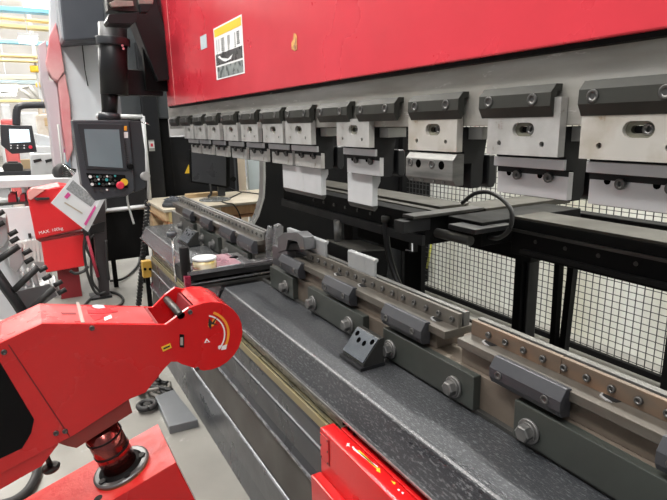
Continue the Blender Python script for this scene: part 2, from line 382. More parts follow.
# upright die inserts
for x0,x1,j,l in ((-2.24,-1.872,-2.10,'long upright grey insert plate standing in the die rail beside the silver carriage'),(-1.696,-1.515,-1.575,'short upright grey insert plate standing in the middle of the die rail')):
    t=thing('die_insert',l,'plate',((x0+x1)/2,1.02,1.0))
    for a,c in ((x0,j-.0006),(j+.0006,x1)):
        b=bm_(); prism(b,[(1.0132,.990),(1.0225,.990),(1.0225,1.070),(1.030,1.076),(1.030,1.084),(1.016,1.084),(1.0132,1.080)],a,c,'X'); obj('insert_segment',b,mat('insert_steel',(.30,.31,.315),.42,.35,(.24,.245,.25),7),t,.0006)

# ram clamps (top) ---------------------------------------------------------
CL=[(-.693,-.484),(-.954,-.756),(-1.222,-1.023),(-1.493,-1.286),(-1.756,-1.547),(-2.028,-1.813),(-2.301,-2.085),(-2.571,-2.362),(-2.853,-2.642),(-3.13,-2.929),(-3.403,-3.209),(-3.706,-3.499),(-3.999,-3.802)]
prof=[(.980,1.619),(.961,1.619),(.946,1.602),(.945,1.575),(.957,1.553),(.958,1.553),(.966,1.565),(.966,1.604),(.980,1.604)]
CL=[(a*1.018,c_*1.018) for a,c_ in CL]
for i,(x0,x1) in enumerate(CL):
    t=thing('ram_clamp','dark grey two-screw clamp under the red cover, '+ORD[i]+' of the row','clamp',((x0+x1)/2,.983,1.56),'clamps along the ram')
    b=bm_(); prism(b,prof,x0,x1,'X'); obj('clamp_bar',b,oxide,t,.0012)
    for x in (x0+.031,x1-.046):
        b=bm_(); socket(b,(x,.946,1.589),FY,.0125,.003); obj('socket_screw',b,screwm,t)

# punch holders ------------------------------------------------------------
PH=[(-.703,-.485),(-.952,-.753),(-1.257,-1.057),(-1.665,-1.460),(-2.092,-1.860),(-2.338,-2.120),(-2.620,-2.398),(-2.895,-2.672),(-3.182,-2.962),(-3.460,-3.240),(-3.722,-3.500)]
for i,(x0,x1) in enumerate(PH):
    w=x1-x0; extra={0:'cut by the right edge',2:'with a black chamfered lower block',3:'gripping a small bright punch',4:'above the wide bright punch'}.get(i,'with no punch' if i<3 else 'in the far row')
    t=thing('punch_holder','steel punch holder '+extra+', '+ORD[i]+' under the ram' if i<10 else 'bright steel punch holder in the far row, leftmost under the ram','punch holder',((x0+x1)/2,1.0,1.38),'punch holders under the ram')
    # front plate with slot and pin holes
    zt=1.562
    out=[(x0,1.471),(x1,1.471),(x1,1.592 if i in (1,3) else zt)]
    if i in (1,3): out+=[(x1-.026,1.592),(x1-.030,1.562)]
    out+=[(x0,zt)]
    cx=x0+w*.53
    hl=[list(reversed(stadium(cx,1.527,.060,.030))), list(reversed(circ(x0+w*.19,1.497,.006))), list(reversed(circ(x1-w*.21,1.4965,.006)))]
    b=bm_(); prism(b,out,.958,.978,'Y',hl); obj('face_plate',b,stain if i in (0,2) else steel,t)
    b=bm_(); prism(b,stadium(cx,1.527,.060,.030),.968,.9785,'Y',[list(reversed(stadium(cx,1.527,.040,.014)))]); lbl(obj('slot_liner',b,mat('slot_shadow_steel',(.17,.165,.13),.45,.5),t),'dull recessed oval slot liner')
    b=bm_(); socket(b,(cx+.012,.9785,1.5275),FY,.0115,.012); obj('socket_screw',b,screwm,t)
    for hx in (x0+w*.19,x1-w*.21):
        b=bm_(); cyl(b,(hx,.978,1.4968),(hx,.966,1.4968),.0048,seg=12); obj('pin',b,screwm,t)
    # body behind
    bp=[(.979,1.533),(1.065,1.532),(1.065,1.50),(1.055,1.44),(1.055,1.39),(1.045,1.374),(1.013,1.374),(1.013,1.440),(.987,1.440),(.987,1.468),(.979,1.473)]
    b=bm_(); prism(b,bp,x0+.004,x1-.002,'X'); obj('holder_body',b,darkst,t,.001)
    b=bm_(); box(b,x1-.004,x1+.045,1.0,1.07,1.502,1.532); obj('side_lug',b,mat('dull_steel',(.34,.34,.33),.45,.5),t,.001)
    if i==2:
        b=bm_(); prism(b,[(.986,1.466),(.962,1.466),(.948,1.450),(.948,1.398),(.960,1.384),(.986,1.384)],x0+.002,x1+.0,'X'); jb=obj('front_jaw',b,mat('brushed_dark_steel',(.10,.10,.096),.46,.5,(.20,.20,.19),6,(1,1,8)),t,.0015)
        for fx in (.115,.585):
            b=bm_(); socket(b,(x0+w*fx,.9482,1.437),FY,.0115,.002); obj('socket_screw',b,screwm,jb)
        for fx in (.30,.78):
            b=bm_(); cyl(b,(x0+w*fx,.9478,1.436),(x0+w*fx,.952,1.436),.0115,seg=16); obj('bore',b,void,jb)
        for fx in (.14,.36,.60,.80):
            b=bm_(); cyl(b,(x0+w*fx,.951,1.392),(x0+w*fx,.958,1.392),.005,seg=10); obj('set_screw',b,screwm,jb)
    else:
        b=bm_(); box(b,x0+.001,x1-.001,.982,.990,1.4425,1.4645); obj('ledge_strip',b,steelp,t,.001)
        b=bm_(); box(b,x0,x1,.998,1.014,1.3775,1.437 if i else 1.432); lp=obj('lower_plate',b,steelp if i<4 else steel,t,.001)
        for fx in (.32,.76):
            b=bm_(); socket(b,(x0+w*fx,.998,1.4235),FY,.0112,.009); obj('socket_screw',b,screwm,lp)
        for fx in (.18,.63):
            b=bm_(); cyl(b,(x0+w*fx,.9972,1.4265),(x0+w*fx,.9985,1.4265),.0072,seg=12); obj('bore',b,void,lp)
        b=bm_(); box(b,x0,x1,.9968,.9985,1.428,1.4395); obj('groove',b,darkst,lp)
    # rounded rear jaw
    rj=[(1.068,1.46),(1.092,1.46),(1.098,1.452),(1.098,1.385),(1.092,1.372),(1.078,1.372),(1.068,1.38)]
    b=bm_(); prism(b,rj,x0+.02,x1+.005,'X'); obj('rear_jaw',b,blacks,t,.004)
    b=bm_(); box(b,x0+.05,x1-.05,1.05,1.075,1.41,1.435); obj('jaw_link',b,darkst,t)
def punch(x0,x1,label,joint=None):
    t=thing('punch',label,'punch',((x0+x1)/2,1.02,1.25),'punches in the holders')
    segs=[(x0,x1)] if joint is None else [(x0,joint-.0008),(joint+.0008,x1)]
    for a,c in segs:
        b=bm_(); prism(b,[(1.0145,1.3735),(1.0145,1.270),(1.036,1.270),(1.036,1.330),(1.048,1.352),(1.048,1.3735)],a,c,'X'); obj('punch_segment',b,mat('polished_punch_steel',(.50,.51,.52),.48,.15,(.42,.43,.44),6,wear=((.34,.34,.34),20,.64)),t)
        b=bm_(); prism(b,[(1.0145,1.2695),(1.019,1.258),(1.025,1.251),(1.036,1.262),(1.036,1.2695)],a,c,'X'); obj('punch_tip',b,oxide2,t)
punch(-1.690,-1.528,'small bright punch blade hanging from the holder in the middle')
punch(-2.262,-1.895,'wide bright two-part punch blade left of the small one',-2.056)

# ================================================================== THINGS ON THE BED
def wedge(x0,x1,label):
    t=thing('stop_block',label,'block',((x0+x1)/2,.87,.80))
    b=bm_(); prism(b,[(.828,.812),(.905,.812),(.905,.893),(.888,.893),(.826,.822)],x0,x1,'X'); bl=obj('wedge_body',b,oxide2,t,.001)
    b=bm_()
    d=Vector((0,-.071,.062)).normalized(); s=Vector((0,.062,.071)).normalized()
    o0=Vector((x0,.826,.822)); 
    M=frameM(o0+d*.0006,(1,0,0),s)
    L=.092; W=x1-x0
    hs=[list(reversed(circ(W*fx,L*fy,.0095,14))) for fx,fy in ((.16,.80),(.36,.62),(.62,.62),(.86,.80))]
    prism(b,[(.002,.003),(W-.002,.003),(W-.002,L),(.002,L)],0,.0035,'Z',hs,M); lbl(obj('drilled_face',b,mat('blued_steel_face',(.16,.18,.21),.22,.8),t),'shiny blue-grey face with four bores')
    for fx,fy in ((.16,.80),(.36,.62),(.62,.62),(.86,.80)):
        b=bm_(); p=M@Vector((W*fx,L*fy,0)); n=(M.to_3x3()@Vector((0,0,1)))
        cyl(b,p,p+n*.0008,.0094,seg=14); obj('bore',b,void,t)
    b=bm_(); box(b,x0-.004,x1+.003,.815,.906,.8005,.812); obj('base_plate',b,blacks,t,.001)
wedge(-1.425,-1.300,'black angled stop block with four bores, near, on the bed right of the red arm')
wedge(-3.56,-3.36,'dark angled stop block on the far bed beside the small knob')

# carriage -------------------------------------------------------------------
cg=thing('sheet_carriage','two-tier dark steel carriage plate across the bed behind the red arm tip','carriage',(-2.55,.85,.80))
out=[(-2.440,.588),(-2.450,1.065),(-2.510,1.07),(-2.512,.925),(-2.70,.925),(-2.72,.758),(-2.568,.635)]
mot=mat('mottled_blue_steel',(.22,.21,.22),.28,.7,(.36,.35,.35),14,wear=((.12,.11,.13),9,.58))
b=bm_(); prism(b,out,.872,.888,'Z'); obj('top_plate',b,mot,cg,.0015)
b=bm_(); prism(b,[(-2.448,.62),(-2.455,.86),(-2.70,.87),(-2.71,.76),(-2.57,.645)],.888,.8895,'Z'); obj('red_reflection_patch',b,mat('painted_red_reflection',(.22,.06,.09),.3,.5,(.28,.14,.16),10),cg)  # red reflection on the top plate, painted as a thin maroon sheet
b=bm_(); box(b,-2.452,-2.432,.60,.86,.874,.892); lbl(obj('bright_edge',b,chrome,cg),'bright polished edge strip')
b=bm_(); box(b,-2.450,-2.435,.60,1.06,.846,.8715); obj('edge_bar',b,darkst,cg,.001)
b=bm_(); box(b,-2.68,-2.50,.62,.92,.826,.872); obj('core_block',b,darkst,cg,.002)
b=bm_(); prism(b,[(-2.445,.588),(-2.450,1.06),(-2.51,1.06),(-2.51,.92),(-2.70,.92),(-2.70,.62)],.815,.829,'Z'); obj('lower_plate',b,oxide2,cg,.001)
b=bm_(); box(b,-2.444,-2.430,.60,1.055,.828,.833); obj('lower_bright_edge',b,chrome,cg)
b=bm_(); box(b,-2.447,-2.43,.59,1.05,.801,.815); obj('lower_edge_bar',b,oxide2,cg,.001)
b=bm_(); cyl(b,(-2.60,.87,.8885),(-2.60,.87,.8905),.022,seg=20); obj('bore',b,void,cg)
b=bm_(); box(b,-2.456,-2.428,.572,.600,.79,.872); lbl(obj('end_bracket',b,mat('dark_red_metal',(.25,.02,.05),.3,.3),cg,.002),'dark red end bracket')
b=bm_(); cyl(b,(-2.47,.590,.872),(-2.47,.590,1.005),.023,seg=24); obj('post',b,darkst,cg,.002)
b=bm_(); box(b,-2.72,-2.60,.60,.66,.80,.872); obj('spacer',b,darkst,cg)
# knob screw
ks=thing('knob_screw','thin chrome screw with a dark round knob beside the black post','knob',(-2.63,.575,.80))
b=bm_(); cyl(b,(-2.63,.575,.80),(-2.63,.575,1.03),.006,seg=12); obj('screw_rod',b,chrome,ks)
b=bm_(); lathe(b,(-2.63,.575,1.025),(0,0,1),[(.012,0),(.024,.006),(.024,.022),(.018,.028)],20); obj('knob',b,plastic,ks)
# tape roll
tr=thing('tape_tin','round tin with a white lid and gold label standing on the carriage','tin',(-2.50,.69,.889))
b=bm_(); lathe(b,(-2.50,.69,.8895),(0,0,1),[(.054,0),(.056,.003),(.056,.036)],28); obj('tin_body',b,mat('gold_print',(.62,.45,.10),.35,.3,(.72,.66,.50),26),tr)
b=bm_(); lathe(b,(-2.50,.69,.9255),(0,0,1),[(.058,0),(.058,.009),(.054,.012)],28); obj('tin_lid',b,whitep,tr)
# silver bracket over the rail gap
sb=thing('silver_bracket','worn silver steel bracket between the far rail and the upright insert','bracket',(-2.35,1.0,.80))
gs=mat('worn_grey_steel',(.055,.055,.058),.34,.5,(.11,.11,.115),10)
gl=mat('worn_bright_steel',(.34,.34,.345),.28,.7,(.20,.20,.21),14)
b=bm_(); prism(b,[(1.0,.89),(1.02,.89),(1.045,.98),(1.04,1.05),(1.02,1.055),(1.005,1.0)],-2.49,-2.475,'X'); obj('end_plate',b,gl,sb,.002)
b=bm_(); prism(b,[(1.03,.96),(1.08,.96),(1.085,1.05),(1.07,1.065),(1.045,1.06)],-2.47,-2.44,'X'); obj('cheek_plate',b,gl,sb,.002)
v=[at(x,y,Y=.955) for x,y in ((277,238),(283,233),(297,232),(303,237),(305,250),(300,250),(297,242),(288,240),(286,250),(278,253))]
b=bm_(); prism(b,[(p.x,p.z) for p in v],.955,1.005,'Y'); obj('arch_bracket',b,gs,sb,.003)
v=[at(x,y,Y=.96) for x,y in ((286,244),(298,243),(300,250),(287,251))]
b=bm_(); prism(b,[(p.x,p.z) for p in v],.965,.998,'Y'); obj('arch_block',b,black,sb,.002)
b=bm_(); prism(b,[(-2.295,.958),(-2.125,.958),(-2.125,1.0),(-2.20,1.02),(-2.295,1.02)],.906,1.0,'Z'); obj('base_bar',b,gs,sb,.002)

# ================================================================== RED ARM (sheet follower)
arm=thing('sheet_follower','big red boxed follower arm with a round nose in the lower left','sheet follower',(-1.53,.1,.5))
o=[(-.20,.985),(-.109,1.054),(-.016,1.084),(.279,1.019),(.324,1.044),(.346,1.055)]
ncy,ncz,nr=.396,.958,.104
for i in range(0,15): 
    a=R(95-i*14.2); o.append((ncy+nr*math.cos(a)*.98, ncz+nr*math.sin(a)))
o+=[(.314,.891),(.300,.903),(.283,.907),(.261,.889),(.207,.834),(.162,.826),(.020,.765),(-.20,.700)]
b=bm_(); prism(b,o,-1.4515,-1.45,'X') if False else prism(b,o,-1.462,-1.45,'X'); lbl(obj('near_side_plate',b,reda,arm,.0015),'red side plate with scale print')
o2=[(-.20,.985),(-.109,1.054),(-.016,1.084),(.279,1.019),(.318,1.052),(.350,1.070),(.375,1.060)]+[(ncy+nr*math.cos(R(85-i*14.2)), ncz+nr*math.sin(R(85-i*14.2))) for i in range(0,14)]+[(.30,.90),(.20,.83),(-.20,.70)]
b=bm_(); prism(b,o2,-1.632,-1.620,'X'); obj('far_side_plate',b,reda,arm,.0015)
tp=[(-.20,.985),(-.109,1.054),(-.016,1.084),(.252,1.025)]; tp2=[(y-.002,z-.010) for y,z in reversed(tp)]
b=bm_(); prism(b,tp+tp2,-1.621,-1.461,'X'); lbl(obj('top_plate',b,mat('dusty_sheen_red',(.66,.05,.055),.30,0,(.66,.16,.16),7,coat=1.,spec=.9,wear=((.74,.36,.35),26,.60)),arm),'dusty scuffed red top plate with painted pale sheen')  # mostly the pale reflection painted in, plus dust and scuffs
nose=[(ncy+(nr-.0015)*math.cos(R(108-i*10)), ncz+(nr-.0015)*math.sin(R(108-i*10))) for i in range(0,24)]
nose2=[(ncy+(nr-.012)*math.cos(R(108-i*10)), ncz+(nr-.012)*math.sin(R(108-i*10))) for i in reversed(range(0,24))]
b=bm_(); prism(b,nose+nose2,-1.621,-1.461,'X'); obj('nose_cover',b,reda,arm)
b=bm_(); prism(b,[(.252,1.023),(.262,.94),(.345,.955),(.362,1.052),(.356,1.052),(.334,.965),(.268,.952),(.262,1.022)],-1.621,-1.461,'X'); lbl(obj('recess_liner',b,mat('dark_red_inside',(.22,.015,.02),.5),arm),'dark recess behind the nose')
b=bm_(); cyl(b,(-1.621,.322,1.037),(-1.45,.322,1.037),.011,seg=16); obj('recess_pin',b,oxide2,arm)
b=bm_(); prism(b,[(-.2,.97),(.25,.99),(.25,.86),(.19,.83),(-.2,.72)],-1.61,-1.47,'X'); obj('inner_core',b,mat('dark_red_inside',(0,0,0)),arm)
# seam + black opening + decorations on the near side
X0=-1.4496
def sidebox(name,pts,m,par=arm,x=X0,th=.0012,label=None):
    bb=bm_(); prism(bb,[(at(px,py,X=-1.45).y,at(px,py,X=-1.45).z) for px,py in pts],x,x+th,'X'); q=obj(name,bb,m,par)
    if label: lbl(q,label)
    return q
sidebox('plate_seam',[(8,345),(9,344.4),(70,436),(69,436.5)],mat('dark_seam',(.15,.01,.01),.6))
sidebox('black_panel',[(-12,352),(0,362),(34,419),(31,433),(22,448),(-12,464)],black,label='black side opening cover')
for px,py in ((4,352),(92,328),(190,312),(197,369),(56,433),(65,431)):
    p=at(px,py,X=-1.45); b=bm_(); socket(b,(-1.45,p.y,p.z),(1,0,0),.0068,.004); obj('socket_screw',b,screwm,arm)
c=at(203,337,X=-1.45)
def arcband(name,r0,r1,a0,a1,m):
    pts=[(c.y+r1*math.cos(R(a0+(a1-a0)*i/16)),c.z+r1*math.sin(R(a0+(a1-a0)*i/16))) for i in range(17)]
    pts+=[(c.y+r0*math.cos(R(a1-(a1-a0)*i/16)),c.z+r0*math.sin(R(a1-(a1-a0)*i/16))) for i in range(17)]
    bb=bm_(); prism(bb,pts,X0,X0+.001,'X'); return obj(name,bb,m,arm)
arcband('orange_scale',.072,.079,-42,62,orange); arcband('white_scale',.062,.066,-48,70,whitei)
sidebox('scale_arrow',[(222,346),(227,344),(226,349),(221,350)],whitei)
sidebox('white_dot',[(218,346),(220,345),(221,347),(220,349),(218,348)],whitei)
sidebox('white_triangle',[(204,343),(206.6,338),(210,342)],whitei)
sidebox('triangle_inner',[(205.6,342.2),(206.8,340),(208.4,341.7)],reda,x=X0+.0006)
sidebox('worn_emblem',[(208,323),(211,326),(213,318),(216,321),(213,326),(208,327)],orange)
sidebox('dark_emblem',[(209,318),(212,322),(217,317),(214,323),(218,325),(211,324),(211,330),(208,325)],inkm,x=X0+.0002)
sidebox('slot',[(179.5,334),(184,334.5),(184,347.5),(179.5,347)],black)
sidebox('slot_inset',[(180.2,337),(182.8,337.2),(182.8,345),(180.2,345)],stain,x=X0+.0006)
sidebox('yellow_sticker',[(161,347),(170,343),(171.6,347.5),(163,351.5)],yellow)
sidebox('sticker_text',[(163,347.8),(169.5,345),(170,346.6),(163.6,349.5)],inkm,x=X0+.0004,th=.0009)
# prints on the top plate
def toppatch(name,pts,m,h=.0015):
    v=[]; bb=bm_()
    for px,py in pts:
        # intersect with the tilted top plane through (-.016,1.084)-(.279,1.019)
        r=RM@Vector((px-333.5,250-py,-FPX)); k=(1.019-1.084)/(.279+.016); t=(1.084+k*.016-H)/(r.z-k*r.y); v.append(Vector((r.x*t,r.y*t,r.z*t+H)))
    va=[bb.verts.new(p+Vector((0,0,.0003))) for p in v]; vb=[bb.verts.new(p+Vector((0,0,h))) for p in v]
    bb.faces.new(va); bb.faces.new(vb); n=len(v)
    for i in range(n): bb.faces.new((va[i],va[(i+1)%n],vb[(i+1)%n],vb[i]))
    return obj(name,bb,m,arm)
pinkw=mat('worn_pale_paint',(.80,.42,.40),.4)
toppatch('seam_gap',[(76,302.5),(79,302.5),(85,323),(81,323)],mat('grey_seam',(.35,.30,.27),.5))
toppatch('dark_slot',[(61,313),(76,313),(76,314.3),(63,314.3)],mat('dark_red_print',(.25,.01,.02),.4))
toppatch('red_print',[(87,310),(112,311),(118,312),(104,314),(88,313.5)],mat('deep_red_print',(.55,.01,.02),.4))
toppatch('red_print',[(90,315.5),(97,315),(110,315.2),(106,317.5),(95,321)],mat('deep_red_print',(.55,.01,.02),.4))
toppatch('white_sticker',[(104,318),(111,315),(112,318.5),(105,321)],whitei)
toppatch('round_sticker',[(92,306),(97,305),(104,306),(105,308),(99,308.7),(94,307.7)],mat('pale_blue_sticker',(.6,.68,.8),.4))
# flange below and leg shaft, tilted plinth
ta_=at(158,424.4,X=-1.63); tb_=at(24,500,X=-1.63)
TA=math.atan2(ta_.z-tb_.z,ta_.y-tb_.y)     # tilt of the plinth in the YZ plane
fl=[(.162,.826),(.168,.782),(.020,.722),(.0,.734),(-.02,.75),(.0,.80)]
b=bm_(); prism(b,fl,-1.60,-1.455,'X'); obj('shaft_mount',b,mat('worn_red_brown',(.22,.05,.04),.4,.2,(.32,.02,.02),6),arm,.002)
fl=[(-.20,.725),(-.08,.755),(-.02,.748),(-.065,.700),(-.20,.655)]
b=bm_(); prism(b,fl,-1.60,-1.455,'X'); obj('lower_box',b,reda,arm,.002)
b=bm_(); cyl(b,(-1.5,-.055,.715),(-1.5,-.048,.668),.007,seg=12); lathe(b,(-1.5,-.048,.668),(0,.15,-1),[(.02,0),(.024,.006),(.02,.014)],20); obj('knob_foot',b,oxide2,arm)
ux=Vector((0,math.cos(TA),math.sin(TA))); un=Vector((0,-math.sin(TA),math.cos(TA)))
topc=ta_
ry=RM@Vector((122.7-333.5,250-469,-FPX)); o_=Vector((0,0,H)); base=o_+ry*((topc-o_).dot(un)/ry.dot(un))
print('BASE',base,'TA',math.degrees(TA))
b=bm_(); cyl(b,base+un*.010,base+un*.155,.048,seg=32); obj('shaft',b,mat('reddish_polished_shaft',(.34,.08,.07),.16,.9,(.20,.05,.045),8,(6,6,1)),arm)
for h in (.075,.125):
    b=bm_(); cyl(b,base+un*h,base+un*(h+.005),.0500,seg=32); obj('shaft_band',b,darkst,arm)
b=bm_(); lathe(b,base+un*.002,un,[(.063,0),(.063,.012),(.055,.016),(.049,.018)],32); obj('collar',b,black,arm)
for k in range(5):
    a=R(72*k+10); w=ux*math.cos(a)+Vector((1,0,0))*math.sin(a)
    b=bm_(); p=base+w*.062; cyl(b,p+un*.004,p+un*.018,.011,seg=6); obj('collar_lug',b,darkst,arm)
b=bm_(); lathe(b,base,un,[(.078,.004),(.080,.007),(.080,.012),(.074,.014)],40); obj('flange_ring',b,mat('dull_flange_steel',(.13,.135,.135),.4,.6,(.18,.18,.18),8),arm)
b=bm_(); lathe(b,base,un,[(.079,.0016),(.079,.005)],40); obj('brass_ring',b,mat('tarnished_brass',(.28,.17,.06),.35,.6),arm)
pn=thing('red_plinth','tilted red box the polished shaft stands on, at the bottom left edge','machine base',(-1.45,.1,0))
M=frameM(topc,(1,0,0),ux)
b=bm_(); box(b,0,.233,-.60,0,-.30,-.0,M); bx=obj('plinth_box',b,reda,pn,.003)
b=bm_(); box(b,0,.233,-.60,0,.0,.0015,M); lbl(obj('plinth_top',b,mat('speckled_glossy_red',(.60,.02,.02),.42,0,(.66,.06,.05),30,spec=.3,bump=.10,fine=90),bx),'glossy speckled red top')
b=bm_(); prism(b,[(-.09,.0),(.20,.0),(.20,.40),(-.09,.36)],-1.58,-1.45,'X'); obj('plinth_column',b,reda,pn)
b=bm_(); q=at(72,492,Z=.64); cyl(b,M@Vector((.19,-.215,.0015)),M@Vector((.19,-.215,.0022)),.012,seg=18); obj('plinth_hole',b,black,bx)

# red follower slide in the lower middle
fs=thing('follower_slide','red follower slide box bolted under the bed, bottom centre','machine box',(-1.0,.67,0))
b=bm_(); box(b,-1.268,-.45,.652,.70,.40,.680); f1=obj('upper_box',b,reda,fs,.004)
b=bm_(); box(b,-1.264,-1.210,.6508,.6525,.582,.671); obj('plate_seam',b,mat('dark_seam',(.15,.01,.01),.6),f1)
b=bm_(); box(b,-1.262,-1.212,.6490,.6515,.585,.668); pz=obj('cover_plate',b,reda,f1,.001)
for x in (-1.257,-1.217):
    for z in (.590,.628,.663):
        b=bm_(); socket(b,(x,.6495,z),FY,.0028,.002); obj('socket_screw',b,oxide2,pz)
b=bm_(); box(b,-1.27,-.45,.618,.652,.38,.532); obj('lower_box',b,reda,fs,.004)
b=bm_(); box(b,-1.225,-.45,.70,.728,.676,.684); obj('slide_strip',b,reda,fs,.001)
b=bm_(); box(b,-1.3,-.9,.66,.70,0,.40); obj('slide_leg',b,blacks,fs)
b=bm_()
for k in range(3): cyl(b,(-1.235+.03*k,.716,.684),(-1.235+.03*k,.716,.692),.005,seg=10)
obj('strip_screw',b,black,fs)
def topflat(name,pts,m,z0=.6802,z1=.6812):
    bb=bm_(); prism(bb,[(at(px,py,Z=.68).x,at(px,py,Z=.68).y) for px,py in pts],z0,z1,'Z'); return obj(name,bb,m,f1)
topflat('yellow_arrow',[(357.5,451.5),(377,469.5),(376,471),(380.5,473),(379.5,468),(378.5,468.8),(359,450)],yellow)
topflat('white_line',[(353,449.5),(354.5,448.5),(378,467),(377,468)],whitei)
topflat('white_star',[(347,443),(348,444),(350,443.5),(349,445),(350,447),(348,446),(346,446.5),(347,445)],whitei)
topflat('yellow_mark',[(391,481),(396,483),(395,485),(393,483.5)],yellow)
for k,(px,py) in enumerate(((352.5,446.5),(398,489),(402,492))): topflat('white_mark',[(px,py),(px+2,py+1),(px+1,py+2.5),(px-.6,py+1)],whitei)

# ================================================================== BACKGAUGE
bg=thing('back_gauge_beam','long dark back gauge beam with a brownish top behind the die rail on the right','back gauge',(-.6,1.6,1.1))
bgm=mat('brown_top_surface',(.045,.041,.030),.65,0,(.034,.030,.022),5)  # lighter and browner than the black bodies
b=bm_(); box(b,-1.36,XR,1.51,1.68,1.07,1.200); obj('beam_body',b,black,bg,.004)
b=bm_(); box(b,-1.36,XR,1.515,1.675,1.2,1.208); obj('beam_top',b,bgm,bg)
b=bm_(); box(b,-1.36,XR,1.500,1.512,1.155,1.165); obj('guide_rail',b,oxide2,bg)
b=bm_(); box(b,-1.30,XR,1.488,1.512,1.085,1.098); obj('lower_guide',b,darkst,bg)
for k in range(14):
    b=bm_(); cyl(b,(-1.25+.12*k,1.512,1.132),(-1.25+.12*k,1.507,1.132),.007,seg=10); obj('rail_bolt',b,oxide2,bg)
for x in (-1.60,-1.39):
    pass
b=bm_(); p=at(515.5,250,Y=1.7); q=at(524,250,Y=1.7); box(b,p.x,q.x-.004,1.70,1.78,0,1.10); obj('support_post',b,black,bg,.003)
b=bm_(); r_=at(530.5,250,Y=1.72); box(b,q.x,r_.x,1.72,1.78,0,1.08); obj('support_post',b,blacks,bg,.003)
b=bm_(); v=[at(554.5,255,Y=1.78),at(559.5,256,Y=1.78),at(556.5,340,Y=1.78),at(551.5,339,Y=1.78)]; prism(b,[(v[0].x,1.10),(v[1].x,1.10),(v[2].x,0),(v[3].x,0)],1.78,1.81,'Y'); obj('support_post',b,black,bg)
b=bm_(); v=[at(569,258,Y=1.80),at(575,259,Y=1.80),at(564,345,Y=1.80),at(558,344,Y=1.80)]; prism(b,[(v[0].x,1.10),(v[1].x,1.10),(v[2].x,.55),(v[2].x,0),(v[3].x,0),(v[3].x,.55)],1.80,1.83,'Y'); obj('support_post',b,black,bg)
b=bm_(); box(b,-1.62,-1.30,1.55,1.82,1.04,1.10); obj('post_head',b,black,bg)
b=bm_(); box(b,-1.75,XR,2.05,2.12,1.10,1.150); obj('rear_rail',b,black,bg,.003)

bl=thing('back_gauge_rail','dark back gauge rail with a brownish top behind the small punch','back gauge',(-2,1.45,1.1))
b=bm_(); box(b,-2.95,-1.62,1.32,1.62,1.075,1.195); obj('beam_body',b,black,bl,.003)
b=bm_(); prism(b,[(1.46,1.195),(1.62,1.195),(1.62,1.206),(1.46,1.206)],-2.95,-1.70,'X'); obj('beam_top',b,bgm,bl)
b=bm_(); box(b,-2.95,-1.64,1.40,1.44,1.180,1.200); obj('guide_rail',b,bgm,bl,.001)
b=bm_(); box(b,-2.95,-1.62,1.305,1.322,1.075,1.115); obj('lower_guide',b,blacks,bl,.001)
for k in range(9):
    b=bm_(); cyl(b,(-2.55+.11*k,1.32,1.152),(-2.55+.11*k,1.314,1.152),.008,seg=10); obj('rail_bolt',b,oxide2,bl)
b=bm_(); box(b,-1.66,-1.60,1.20,1.33,1.14,1.185); obj('end_block',b,blacks,bl,.002)
b=bm_(); box(b,-1.75,-1.58,1.60,2.12,1.175,1.20); obj('cross_arm',b,bgm,bl,.002)
b=bm_(); box(b,-1.66,-1.59,1.24,1.60,1.190,1.203); obj('cross_plate',b,mat('dark_olive_top',(.022,.020,.017),.5),bl,.002)
b=bm_(); box(b,-1.58,-1.40,1.40,1.95,1.10,1.19); obj('cross_block',b,black,bl,.003)
b=bm_(); box(b,-1.50,-1.36,1.33,1.52,1.16,1.178); obj('motor_plate',b,blacks,bl,.002)
b=bm_(); cyl(b,(-1.56,1.33,1.135),(-1.38,1.33,1.135),.018,seg=16); obj('ball_screw',b,oxide2,bl)
b=bm_(); box(b,-2.75,-2.65,1.62,1.70,0,1.10); obj('support_post',b,black,bl)
b=bm_(); box(b,-2.50,-2.42,1.70,1.80,0,1.10); obj('support_post',b,blacks,bl)
# hoses
hs=thing('cable_loop','black looped cable over the back gauge arms behind the second holder','cable',at(490,215,Y=1.5))
b=bm_(); tube(b,curve([at(462,203,Y=1.5),at(474,194,Y=1.5),at(487,192,Y=1.5),at(499,197,Y=1.48),at(508,205,Y=1.42),at(512,215,Y=1.4),at(509,230,Y=1.4),at(498,238,Y=1.42),at(484,236,Y=1.45)]),.008,8); obj('cable_run',b,rubber,hs)
hs=thing('hanging_hose','black hose hanging down from the left back gauge rail','hose',at(386,240,Y=1.32))
b=bm_(); tube(b,curve([at(386,216,Y=1.31),at(386,228,Y=1.31),at(388,250,Y=1.31),at(394,272,Y=1.31),at(402,292,Y=1.31)]),.014,8); obj('hose_run',b,blacks,hs)
b=bm_(); cyl(b,at(386,216,Y=1.31),at(386,222,Y=1.31),.020,seg=12); obj('hose_fitting',b,oxide2,hs)
gf=thing('gauge_finger','dark back gauge finger block with an upright cylinder behind the inserts','gauge',(-2.15,1.3,.8))
b=bm_(); prism(b,[(-2.335,1.27),(-2.04,1.27),(-1.98,1.40),(-2.22,1.40)],.86,.974,'Z'); obj('finger_block',b,blacks,gf,.003)
b=bm_(); prism(b,[(-2.335,1.27),(-2.04,1.27),(-1.98,1.40),(-2.22,1.40)],.974,.980,'Z'); obj('block_top',b,mat('grey_block_top',(.20,.195,.185),.5),gf)  # top lighter than the block sides
b=bm_(); cyl(b,(-2.27,1.30,.97),(-2.27,1.30,1.085),.019,seg=20); obj('cylinder',b,mat('dull_cylinder',(.32,.32,.32),.3,.7),gf)
b=bm_(); box(b,-2.35,-2.05,1.30,1.36,0,.86); obj('gauge_post',b,black,gf)
wb=thing('white_hook','thin white C-shaped bracket beside the black post','bracket',at(412,240,Y=1.6))
p0=at(404,231.5,Y=1.6); p1=at(412,232,Y=1.6); p2=at(412,251,Y=1.6); p3=at(406,250,Y=1.6)
b=bm_(); tube(b,[p0,p1,p2,p3],.005,6); obj('hook_bar',b,whitep,wb)
